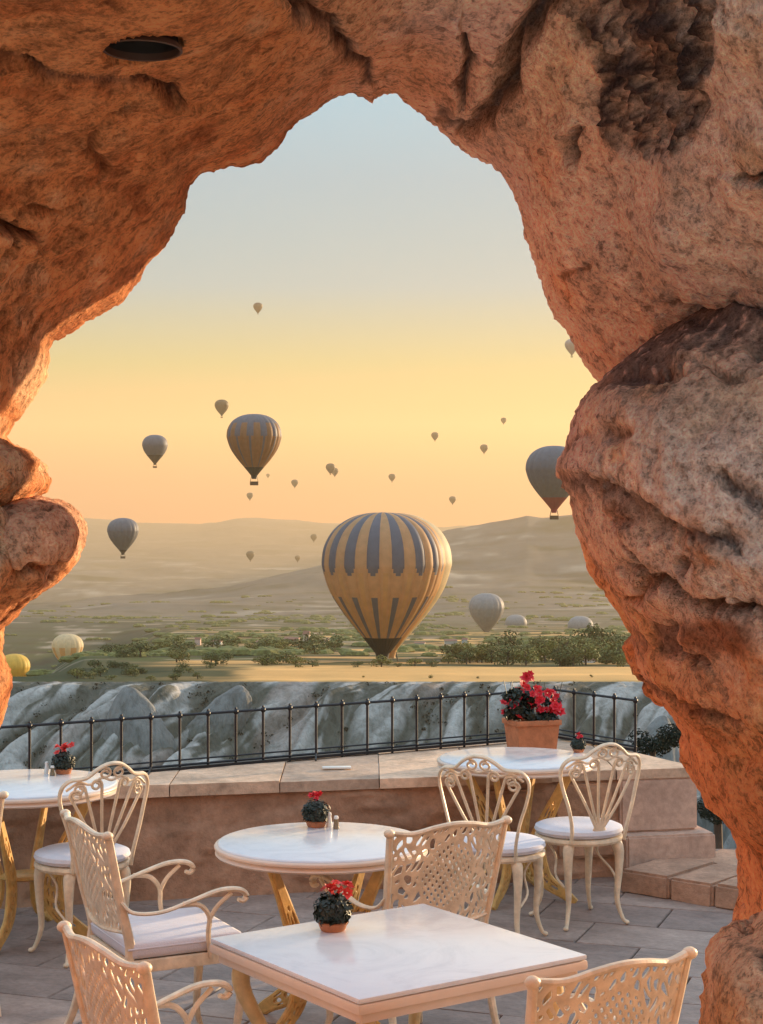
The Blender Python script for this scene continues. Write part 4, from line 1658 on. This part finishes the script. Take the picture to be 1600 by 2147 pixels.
for k in range(16):
    a = random.uniform(0, 6.28)
    leaf_cloud(c, (random.uniform(-.14, .14), random.uniform(-.07, .07), hh + random.uniform(.0, .16)), random.uniform(.035, .06), 60, .022)
for k in range(26):
    x_, y_ = random.uniform(-.12, .12), random.uniform(-.06, .06)
    c.tube([(x_, y_, hh - .03), (x_ * 1.5, y_ * 1.5, hh + random.uniform(.12, .24))], .002, 4)
c.obj('foliage', M['leaf'], box_root, smooth=False)
fpos = [(-.15, .05), (-.17, .09), (-.13, .10), (-.10, .15), (-.08, .20), (-.06, .24), (-.03, .22), (-.05, .17), (0, .16), (.03, .14), (0, .11), (.04, .19), (.08, .13), (.11, .11), (.13, .08), (.16, .06), (.17, .10), (.12, .15), (.09, .17), (-.02, .28), (-.06, .29), (-.10, .11), (.05, .08), (.02, .06), (.10, .05), (-.12, .04), (.15, .03), (-.02, .12), (.06, .11), (.09, .07)]
for (x_, z_) in fpos:
    for q in range(2):
        o = link('flower', random.choice(fl_red), None, box_root, (x_ * .92 + random.uniform(-.02, .02), random.uniform(-.09, .05), hh + z_ * .92 + random.uniform(-.02, .02)), (random.uniform(.2, 1.5), random.uniform(-.7, .7), random.uniform(-.6, .6)))
        f = random.uniform(.026, .042)
        o.scale = (f, f, f)

# ================================================================== ROCK
def tps_fit(pts):
    A = np.array([(p[0] / 1000., p[1] / 1000.) for p in pts]); y = np.array([p[2] for p in pts])
    n = len(A)
    d = np.hypot(A[:, None, 0] - A[None, :, 0], A[:, None, 1] - A[None, :, 1])
    K = np.where(d > 0, d * d * np.log(d + 1e-12), 0) + np.eye(n) * .01
    Pm = np.hstack([np.ones((n, 1)), A])
    S = np.zeros((n + 3, n + 3)); S[:n, :n] = K; S[:n, n:] = Pm; S[n:, :n] = Pm.T
    c = np.linalg.solve(S, np.concatenate([y, [0, 0, 0]]))

    def f(x, y_):
        B = np.stack([x / 1000., y_ / 1000.], 1)
        out = c[n] + c[n + 1] * B[:, 0] + c[n + 2] * B[:, 1]
        for i in range(n):
            dd = np.hypot(B[:, 0] - A[i, 0], B[:, 1] - A[i, 1])
            out = out + c[i] * np.where(dd > 0, dd * dd * np.log(dd + 1e-12), 0)
        return out
    return f


def seg_dist(px, py, poly):
    """distance in photo pixels to a polyline, and side (positive below/right)"""
    best = np.full(len(px), 1e9); side = np.zeros(len(px)); par = np.zeros(len(px))
    n = len(poly) - 1
    for k in range(n):
        (x0, y0), (x1, y1) = poly[k], poly[k + 1]
        dx, dy = x1 - x0, y1 - y0
        L2 = dx * dx + dy * dy
        t = np.clip(((px - x0) * dx + (py - y0) * dy) / L2, 0, 1)
        d = np.hypot(px - x0 - t * dx, py - y0 - t * dy)
        s = np.sign(dx * (py - y0) - dy * (px - x0))
        m_ = d < best
        best = np.where(m_, d, best); side = np.where(m_, s, side); par = np.where(m_, (k + t) / n, par)
    return best, side, par


def blob(px, py, cx, cy, rx, ry, rot=0.0):
    c, s = math.cos(rot), math.sin(rot)
    dx, dy = px - cx, py - cy
    u = (dx * c + dy * s) / rx; v = (-dx * s + dy * c) / ry
    return np.exp(-(u * u + v * v))


ORANGE = np.array([0.66, 0.275, 0.115]); DEEP = np.array([0.46, 0.155, 0.058]); PINK = np.array([0.80, 0.55, 0.42]); TAN = np.array([0.80, 0.50, 0.30])
DARK = np.array([0.055, 0.032, 0.030]); LICHEN = np.array([0.10, 0.083, 0.088]); GREYPINK = np.array([0.72, 0.50, 0.44])


def uvpx(V):
    return CX + V[:, 0] / V[:, 1] * FPX, CY - (V[:, 2] - EYE) / V[:, 1] * FPX


OUT = [(-300, 4200), (-200, 2600), (-80, 1800), (-12, 1560), (3, 1518), (14, 1480), (30, 1440), (22, 1405), (8, 1375), (6, 1320), (8, 1280), (4, 1230), (-6, 1170), (0, 1100), (22, 1060), (48, 1010), (70, 985),
       (85, 965), (70, 955), (50, 945), (25, 930), (12, 915), (22, 900), (45, 870), (75, 830), (100, 790), (104, 760), (100, 735), (112, 715), (130, 708), (152, 694), (162, 682), (185, 671), (210, 660), (240, 645), (262, 632),
       (276, 610), (290, 590), (303, 568), (320, 540), (345, 520), (356, 500), (365, 480), (388, 445), (390, 420), (396, 392), (412, 373), (430, 362), (470, 350), (512, 346), (550, 338), (580, 312), (600, 285), (612, 268),
       (628, 254), (660, 235), (682, 215), (712, 200), (740, 195), (764, 203), (778, 214), (792, 202), (808, 196), (832, 198), (852, 210), (870, 225), (910, 260), (930, 280), (950, 300), (985, 325), (1030, 345), (1060, 380), (1085, 420),
       (1098, 470), (1106, 505), (1118, 540), (1130, 580), (1150, 640), (1166, 668), (1187, 692), (1215, 742), (1248, 795), (1330, 900), (1400, 1100), (1450, 1400), (1590, 1700), (1700, 1950), (1780, 2200), (1900, 4200)]
KC = (750., 1250.)
oa = np.array([math.atan2(x - KC[0], KC[1] - y) for x, y in OUT])
orr = np.array([math.hypot(x - KC[0], y - KC[1]) for x, y in OUT])
depth_f = tps_fit([(0, 0, 1.62), (400, 0, 1.66), (300, 103, 1.80), (0, 300, 1.95), (400, 350, 2.35), (560, 120, 2.0), (700, 190, 2.5), (0, 600, 2.15), (120, 690, 2.45), (0, 900, 2.35), (780, 200, 2.55), (780, 0, 2.1),
                   (1000, 300, 2.62), (1120, 0, 2.25), (1300, 200, 2.22), (1600, 0, 1.95), (1110, 500, 2.66), (1250, 800, 2.75), (1400, 600, 2.4), (1600, 400, 2.1), (1600, 1000, 2.7), (0, 1200, 2.45), (0, 1500, 2.5),
                   (-400, 1500, 2.35), (-400, 600, 2.05), (-400, 0, 1.6), (300, -500, 1.6), (900, -500, 1.9), (1700, -500, 1.8), (2200, 600, 1.95), (2200, 1500, 2.3), (2200, 3000, 2.4), (1600, 2500, 2.7), (-200, 2600, 2.5), (-700, 3500, 2.3),
                   (-1200, 0, 1.7), (-1200, 2000, 2.1), (2800, 1500, 2.1), (300, -1200, 1.7), (1500, -1200, 1.9)])

CRACKS = [([(-60, 100), (0, 122), (50, 132), (95, 150), (130, 148), (160, 165), (195, 172), (240, 163), (285, 158), (320, 172), (345, 195), (375, 200), (398, 206)], 7, .030),
          ([(-40, 478), (20, 483), (70, 500), (85, 520)], 8, .03),
          ([(1175, -60), (1140, 20), (1095, 75), (1070, 130), (1060, 180), (1035, 220), (1000, 262), (960, 290)], 20, .07),
          ([(1000, 275), (960, 262), (935, 240), (925, 215)], 16, .04),
          ([(1270, 200), (1262, 150), (1240, 100), (1210, 60)], 12, .03),
          ([(975, 60), (980, 120), (972, 190)], 9, .02),
          ([(600, 0), (640, 30), (700, 60), (735, 110), (790, 180)], 14, .02),
          ([(1530, 375), (1600, 370), (1650, 372)], 7, .04), ([(1208, 270), (1212, 300), (1216, 335)], 8, .035)]


def arch():
    nth, nf, nb = 1050, 250, 26
    th = np.linspace(oa[0], oa[-1], 5000)
    rr = np.interp(th, oa, orr)
    # even spacing along the outline near the view, so edges stay fine everywhere
    ex, ey = KC[0] + rr * np.sin(th), KC[1] - rr * np.cos(th)
    dens = np.hypot(np.diff(ex), np.diff(ey)) * np.where((ey[1:] > 2300), .15, 1.0)
    cum = np.concatenate([[0], np.cumsum(dens)])
    th = np.interp(np.linspace(0, cum[-1], nth), cum, th)
    r0 = np.interp(th, oa, orr)
    zz = 0 * th
    r0 = r0 + 9 * fbm(np.stack([th * 22, zz, zz], 1), 2) + 9 * fbm(np.stack([th * 75, zz + 4, zz], 1), 3, .7)
    e = np.linspace(0, 1, nf) ** 1.35 * 2100
    RR = r0[None, :] + e[:, None]
    S, Cc = np.sin(th)[None, :], -np.cos(th)[None, :]
    px = KC[0] + RR * S; py = KC[1] + RR * Cc
    D = np.clip(depth_f(px.ravel(), py.ravel()), 1.5, 3.0).reshape(px.shape)
    E_, Rr = 95., .13
    q = np.clip(e / E_, 0, 1)[:, None]
    Y = D + Rr * (1 - np.sqrt(1 - (1 - q) ** 2))
    # back part: into the opening, widening out again
    tb = np.linspace(0, 1, nb)[1:]
    eb = 260 * tb ** 2.0
    pxb = KC[0] + (r0[None, :] + eb[:, None]) * S
    pyb = KC[1] + (r0[None, :] + eb[:, None]) * Cc
    Yb = D[0][None, :] + Rr + (0.55 * tb)[:, None]
    # far wall of the back, turned outwards
    ec = np.array([400., 800., 1500., 2300.])
    pxc = KC[0] + (r0[None, :] + ec[:, None]) * S
    pyc = KC[1] + (r0[None, :] + ec[:, None]) * Cc
    Yc = np.repeat((D[0] + Rr + .62)[None, :], 4, 0)
    PX = np.vstack([pxc[::-1], pxb[::-1], px]); PY = np.vstack([pyc[::-1], pyb[::-1], py]); YY_ = np.vstack([Yc[::-1], Yb[::-1], Y])
    EE = np.concatenate([-ec[::-1], -eb[::-1] - 1, e])
    n = PX.shape[0]
    pxr, pyr, yr = PX.ravel(), PY.ravel(), YY_.ravel()
    V = np.stack([(pxr - CX) / FPX * yr, yr, EYE - (pyr - CY) / FPX * yr], 1)
    F = grid_faces(n, nth)
    Nn = vert_normals(V, F)
    # make normals face the camera side on the front
    mid = (n - nf // 2) * nth + nth // 2
    if Nn[mid, 1] > 0:
        Nn = -Nn
        F = F[:, ::-1]
    ee = np.repeat(EE, nth)
    inner = sstep(10, 170, ee)
    edge = np.where(ee < 0, sstep(-4, -260, ee) * .6, 0)
    amp = np.maximum(inner, edge)
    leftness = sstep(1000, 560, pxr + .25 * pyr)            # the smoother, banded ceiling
    strat = np.stack([V[:, 0] * 2.2, V[:, 1] * 5, V[:, 2] * 9], 1)
    big = fbm(V * 3.2, 3) * .075 * (1 - .55 * leftness) + fbm(V * 1.9 + 5, 2) * .05
    medn = fbm(V * 11, 4, .55)
    fin = fbm(V * 42, 4, .62)
    grain = fbm(V * 120, 3, .6)
    bands = fbm(strat * 2, 4) * .03
    cr1 = fbm(V * np.array([2.6, 2.6, 4.2]) + 21, 3, .45); cr2 = fbm(V * 1.7 + 40, 2)
    crk = sstep(.022, .0, np.abs(cr1 + .06 * medn)) * sstep(.0, .12, cr2)
    d = -.013 * crk * amp + big * amp + medn * (.010 + .022 * amp) * (1 - .4 * leftness) + fin * (.0105 - .0055 * leftness) + grain * (.004 - .002 * leftness) + bands * leftness * amp
    # dark eroded pocket, upper right
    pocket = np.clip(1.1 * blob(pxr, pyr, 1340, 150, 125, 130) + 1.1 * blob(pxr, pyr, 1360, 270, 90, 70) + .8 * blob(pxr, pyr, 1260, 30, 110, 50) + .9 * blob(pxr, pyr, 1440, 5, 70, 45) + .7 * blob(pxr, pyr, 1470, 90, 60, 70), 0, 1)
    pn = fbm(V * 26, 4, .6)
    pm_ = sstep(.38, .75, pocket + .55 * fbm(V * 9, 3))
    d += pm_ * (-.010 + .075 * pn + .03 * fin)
    # scattered pits
    pf1, _ = voronoi(np.stack([V[:, 0] + V[:, 1] * .3, V[:, 2]], 1), .085, 3, 1.0)
    pitm = sstep(.012, .003, pf1 + .01 * fin) * sstep(.08, .2, fbm(V * 5, 2)) * (1 - leftness)
    d -= .018 * pitm
    dark = np.zeros(len(V))
    for poly, w_, dep in CRACKS:
        ds, sd_, par = seg_dist(pxr + 60 * fbm(V * 14, 3), pyr + 60 * fbm(V * 14 + 9, 3), poly)
        taper = np.minimum(1, np.minimum(par, 1 - par) * 8 + .35)
        g = np.exp(-(ds / (w_ * taper)) ** 2)
        d -= dep * g * np.minimum(1, amp + .3)
        d += .012 * np.exp(-(ds / (w_ * 5)) ** 2) * (sd_ > 0) * amp
        dark = np.maximum(dark, g * (1 if w_ < 15 else .9))
    # hole for the recessed lamp: flatten round it
    hp = at(298, 104, LAMP_Y)
    hd = np.hypot(V[:, 0] - hp.x, V[:, 1] - hp.y)
    near = (ee > 50)
    d = np.where(near, d * sstep(.07, .16, hd), d)
    V2 = V + Nn * d[:, None]
    V2[:, 2] = np.where(near & (hd < .0425), V2[:, 2] + .09, V2[:, 2])
    # stone colours, plus a sunlit rim painted on the left edge
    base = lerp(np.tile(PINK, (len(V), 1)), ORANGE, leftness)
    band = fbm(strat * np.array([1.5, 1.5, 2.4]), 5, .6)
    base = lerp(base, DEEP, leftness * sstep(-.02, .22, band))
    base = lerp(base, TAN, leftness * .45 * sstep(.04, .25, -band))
    nn = fbm(V * 4.5 + 3, 4)
    base = lerp(base, ORANGE * 1.15, (1 - leftness) * sstep(.04, .32, nn) * .55)
    base = lerp(base, GREYPINK, (1 - leftness) * sstep(.02, .25, -nn) * .6)
    base = lerp(base, ORANGE, (1 - leftness) * blob(pxr, pyr, 850, 150, 160, 90) * .8)
    base = lerp(base, TAN, (1 - leftness) * .7 * (blob(pxr, pyr, 1600, 100, 130, 160) + blob(pxr, pyr, 1180, 150, 80, 110)))
    base = lerp(base, TAN * 1.05, .8 * blob(pxr, pyr, 1575, 320, 50, 45))
    base = lerp(base, TAN * 1.25, .8 * sstep(.35, .8, blob(pxr, pyr, 70, 800, 60, 90) + .4 * nn) * (ee < 90))  # brighter tan paints sunlight onto the left rim
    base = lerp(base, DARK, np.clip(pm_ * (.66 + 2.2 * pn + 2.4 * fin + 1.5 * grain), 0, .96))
    base = lerp(base, DARK, np.clip(dark * .85, 0, .9))
    base = lerp(base, DEEP * .5, crk * .75)
    base = lerp(base, DARK, pitm * .7)
    base = lerp(base, DEEP, .5 * blob(pxr, pyr, 260, 620, 160, 60, -.6))
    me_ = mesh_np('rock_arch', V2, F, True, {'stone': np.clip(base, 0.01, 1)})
    return me_


LAMP_Y = 1.80
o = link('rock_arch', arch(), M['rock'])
tag(o, 'great arch of carved reddish tuff framing the whole view', 'rock arch')


def boulder(name, label, outline, centre, Yc, thick, cols, seed=0, back=.5, p=2.2, n1=620, n2=170, amp=1.0, feat=None, darks=()):
    """closed rounded rock whose seen outline is given in photo pixels at distance Yc"""
    pts = outline + [outline[0]]
    A = []
    for x, y in outline: A.append(math.atan2(x - centre[0], centre[1] - y))
    A = np.unwrap(np.array(A)); Rr = np.array([math.hypot(x - centre[0], y - centre[1]) for x, y in outline])
    if A[-1] < A[0]: A = A[::-1]; Rr = Rr[::-1]
    A2 = np.concatenate([A, [A[0] + 2 * PI]]); R2 = np.concatenate([Rr, [Rr[0]]])
    th = np.linspace(A2[0], A2[-1], n1, endpoint=False)
    r = np.interp(th, A2, R2)
    nf_ = int(n2 * .8)
    phi = np.concatenate([np.linspace(.004, PI / 2, nf_), np.linspace(PI / 2, PI - .004, n2 - nf_ + 1)[1:]])
    s = np.sin(phi) ** (2 / p); c = np.sign(np.cos(phi)) * np.abs(np.cos(phi)) ** (2 / p)
    px = centre[0] + s[:, None] * r[None, :] * np.sin(th)[None, :]
    py = centre[1] - s[:, None] * r[None, :] * np.cos(th)[None, :]
    Y = Yc - np.where(c > 0, thick * c, back * c)[:, None] * np.ones_like(px)
    pxr, pyr, yr = px.ravel(), py.ravel(), Y.ravel()
    # lateral size is fixed by the outline distance (a real solid, not a cone from the lens)
    V = np.stack([(pxr - CX) / FPX * Yc, yr, EYE - (pyr - CY) / FPX * Yc], 1)
    F = grid_faces(len(phi), n1, True)
    Nn = vert_normals(V, F)
    if Nn[len(Nn) // 6, 1] > 0: Nn = -Nn; F = F[:, ::-1]
    rim = 1 - np.repeat(np.abs(c) ** .8, n1)
    inner = sstep(0, .45, np.repeat(np.abs(c), n1))
    so = seed * 9.7
    nb_ = fbm(V * 4 + so, 3); nm = fbm(V * 12 + so, 4, .58); nfine = fbm(V * 45 + so, 3, .6)
    d = amp * (nb_ * .06 * inner + nm * (.010 + .022 * inner) + nfine * .010 + fbm(V * 120 + so, 2) * .003)
    # wind-scooped pits
    pf1, pf2 = voronoi(np.stack([V[:, 0] + .3 * V[:, 1] + .02 * nm, V[:, 2] * 1.2], 1), .10, seed + 2, 1.0)
    pit = sstep(.026, .006, pf1 + .02 * nm) * sstep(.0, .15, nb_ + .05)
    d -= pit * .022 * inner * amp
    cr1 = fbm(V * np.array([2.4, 2.4, 5.0]) + so + 21, 3, .45)
    crk = sstep(.028, .0, np.abs(cr1 + .10 * nm)) * sstep(-.02, .1, fbm(V * 2.2 + so, 2))
    d -= crk * .022 * (.25 + .75 * inner) * min(1, amp + .2)
    d += .020 * (ridged(V * 7 + so, 3) - .62) * (.3 + .7 * inner) * amp
    dk = np.zeros(len(V))
    for poly, w_, dep in darks:
        ds, sd_, par = seg_dist(pxr + 50 * nm, pyr + 50 * nfine, poly)
        g = np.exp(-(ds / w_) ** 2) * np.minimum(1, np.minimum(par, 1 - par) * 8 + .3)
        d -= dep * g * (.3 + .7 * inner)
        dk = np.maximum(dk, g)
    V2 = V + Nn * d[:, None]
    C = cols(pxr, pyr, V, nb_, nm, nfine)
    C = lerp(C, DARK * 1.6, pit * .45)
    C = lerp(C, DEEP * .45, crk * .7)
    C = lerp(C, DARK * 1.3, np.clip(dk, 0, 1) * .75)
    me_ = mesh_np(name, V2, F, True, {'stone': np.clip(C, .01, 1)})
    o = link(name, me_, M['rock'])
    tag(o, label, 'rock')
    return o


def big_cols(px, py, V, nb_, nm, nfine):
    C = np.tile(PINK, (len(px), 1))
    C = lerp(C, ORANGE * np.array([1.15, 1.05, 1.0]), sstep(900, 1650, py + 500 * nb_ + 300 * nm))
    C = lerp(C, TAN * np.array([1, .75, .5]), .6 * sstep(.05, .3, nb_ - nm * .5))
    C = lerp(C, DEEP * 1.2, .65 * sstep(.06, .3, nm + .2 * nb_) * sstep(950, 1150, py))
    C = lerp(C, GREYPINK, .75 * sstep(.0, .2, -nb_ + .3 * nm) * sstep(1150, 850, py))
    top = [(1195, 880), (1225, 830), (1270, 790), (1350, 716), (1500, 632), (1620, 545), (2100, 320)]
    ds, sd_, par = seg_dist(px + 120 * nm, py + 120 * nfine, top)
    wdt = 55 + 120 * sstep(1250, 1500, px)
    lic = sstep(1.15, .35, ds / wdt + 1.3 * nfine) * sstep(1200, 1290, px)
    lic = np.maximum(lic, .5 * sstep(.05, .25, nm) * sstep(1.9, 1.0, ds / wdt) * sstep(1240, 1330, px))
    C = lerp(C, LICHEN, np.clip(lic * .9, 0, .9))
    C = lerp(C, GREYPINK * 1.3, .8 * sstep(.12, .3, nfine) * (lic > .3))
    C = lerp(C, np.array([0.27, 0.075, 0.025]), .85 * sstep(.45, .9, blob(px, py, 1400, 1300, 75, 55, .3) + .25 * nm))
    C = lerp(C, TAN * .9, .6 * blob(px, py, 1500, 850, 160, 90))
    return C


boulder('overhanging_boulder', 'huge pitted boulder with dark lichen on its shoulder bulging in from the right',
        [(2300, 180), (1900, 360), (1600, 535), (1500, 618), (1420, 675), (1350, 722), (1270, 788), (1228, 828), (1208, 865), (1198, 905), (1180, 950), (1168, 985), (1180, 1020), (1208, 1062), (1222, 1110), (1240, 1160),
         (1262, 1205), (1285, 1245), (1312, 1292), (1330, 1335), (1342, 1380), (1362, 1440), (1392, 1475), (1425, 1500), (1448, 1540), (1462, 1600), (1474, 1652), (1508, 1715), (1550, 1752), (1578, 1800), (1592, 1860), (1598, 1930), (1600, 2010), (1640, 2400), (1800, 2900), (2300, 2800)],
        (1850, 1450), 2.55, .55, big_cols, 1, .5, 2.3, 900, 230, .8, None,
        [([(1262, 1175), (1300, 1205), (1345, 1240), (1395, 1252), (1440, 1256)], 9, .04), ([(1330, 1290), (1345, 1340), (1400, 1360)], 14, .02), ([(1160, 1000), (1230, 1040), (1300, 1100), (1420, 1130)], 22, .02),
         ([(1480, 775), (1530, 765), (1600, 768), (1700, 780)], 12, .05), ([(1390, 1000), (1430, 1040), (1480, 1050)], 16, .02), ([(1330, 1440), (1400, 1445), (1450, 1470)], 12, .015)])


def small_cols(px, py, V, nb_, nm, nfine):
    C = np.tile(PINK * np.array([1.05, .85, .7]), (len(px), 1))
    C = lerp(C, ORANGE * 1.15, sstep(1130, 1250, py + 300 * nm))
    C = lerp(C, DEEP, .6 * sstep(60, 25, px + 80 * nm))
    return C


boulder('jutting_stone', 'smooth rounded stone jutting from the left side of the arch',
        [(60, 1042), (85, 1040), (112, 1047), (138, 1062), (156, 1084), (165, 1112), (164, 1138), (155, 1168), (140, 1196), (118, 1220), (88, 1241), (55, 1262), (28, 1283), (10, 1300), (-30, 1330), (-120, 1300), (-160, 1180), (-120, 1080), (0, 1060), (40, 1046)],
        (50, 1160), 2.42, .16, small_cols, 4, .2, 2.2, 360, 100, .5)


def left_cols(px, py, V, nb_, nm, nfine):
    C = np.tile(TAN, (len(px), 1))
    C = lerp(C, ORANGE, sstep(-.1, .15, nm + nb_))
    return C


boulder('broken_stone', 'rough orange stone at the left edge below the overhang',
        [(-60, 915), (-10, 925), (22, 935), (45, 948), (60, 966), (52, 985), (58, 1002), (38, 1030), (12, 1052), (-5, 1070), (-40, 1090), (-120, 1060), (-140, 980)],
        (-10, 1000), 2.36, .10, left_cols, 6, .25, 2.4, 300, 80, .7)
boulder('edge_stone', 'tan stone at the left frame edge below the jutting stone',
        [(-60, 1050), (-10, 1060), (12, 1090), (16, 1130), (28, 1170), (22, 1200), (8, 1235), (-8, 1260), (-60, 1270), (-140, 1160)],
        (-40, 1160), 2.28, .08, left_cols, 8, .2, 2.4, 240, 70, .6)


def low_cols(px, py, V, nb_, nm, nfine):
    C = np.tile(PINK * np.array([1.0, .8, .62]), (len(px), 1))
    C = lerp(C, ORANGE * 1.05, sstep(1990, 2130, py + 300 * nb_))
    return C


boulder('foreground_boulder', 'rounded reddish boulder in the bottom right corner',
        [(1632, 1935), (1592, 1972), (1552, 2000), (1520, 2030), (1506, 2062), (1500, 2100), (1498, 2150), (1502, 2250), (1532, 2400), (1682, 2550), (1932, 2450), (1982, 2150), (1882, 1950), (1752, 1890)],
        (1732, 2180), 2.15, .30, low_cols, 11, .3, 2.2, 420, 120, .8, None,
        [([(1577, 1995), (1612, 1975), (1672, 1965)], 9, .03)])

# recessed ceiling lamp (unlit)
hp = at(298, 104, LAMP_Y)
lamp = empty('ceiling_downlight', (hp.x, hp.y, hp.z), 0, 'unlit round black lamp recessed in the cave ceiling', 'downlight')
m = MB(); m.lathe([(.0415, .004), (.0425, -.001), (.0405, -.002), (.039, -.001), (.038, .006)], 40)
m.obj('trim_ring', simple('bronze_trim', (.06, .03, .02), .5, .1), lamp)
m = MB(); m.lathe([(.038, .006), (.035, .05), (.025, .075), (.001, .078)], 40)
m.obj('reflector', M['black'], lamp)

# added rock out of view on the right, blocks the low sun off the terrace
def outcrop():
    nr, ns = 70, 140
    t = np.linspace(0, 1, nr); a = np.linspace(0, 2 * PI, ns, endpoint=False)
    T, A = np.meshgrid(t, a, indexing='ij')
    H = 7.6
    rad = 2.6 * (T ** .55) * (1 + .25 * T)
    V = np.stack([(rad * np.cos(A) * .95).ravel(), (rad * np.sin(A) * 2.0).ravel(), (-H * T ** 1.2).ravel()], 1)
    nn = fbm(V * .6 + 4, 4); n2 = fbm(V * 2.5, 4)
    V[:, 0] *= 1 + .35 * nn; V[:, 1] *= 1 + .35 * nn; V[:, 2] += .5 * n2
    C = lerp(np.tile(PINK, (len(V), 1)), ORANGE, sstep(-.1, .2, nn))
    return mesh_np('sun_blocker_rock', V, grid_faces(nr, ns, True), True, {'stone': C})


ocx = link('sun_blocker_rock', outcrop(), M['rock'], None, (7.6, 12.6, 2.1))
tag(ocx, 'added out-of-view rock right of the terrace, shading it from the low sun', 'rock')

# ================================================================== HAZE
hz = MB(); hz.box((0, 7990, 230), (20600, 16400, 1200))
haze = hz.obj('haze', None, None, smooth=False)
haze.data.materials.clear()
hm = bpy.data.materials.new('haze'); hm.use_nodes = True
hn = hm.node_tree; hn.nodes.clear()
ho = hn.nodes.new('ShaderNodeOutputMaterial')
pv = hn.nodes.new('ShaderNodeVolumePrincipled')
pv.inputs['Color'].default_value = (1.0, 0.75, 0.46, 1)
pv.inputs['Density'].default_value = 0.000095
pv.inputs['Anisotropy'].default_value = 0.25
hn.links.new(pv.outputs[0], ho.inputs['Volume'])
haze.data.materials.append(hm)
tag(haze, 'thin morning haze over the valley', 'haze', kind='stuff')
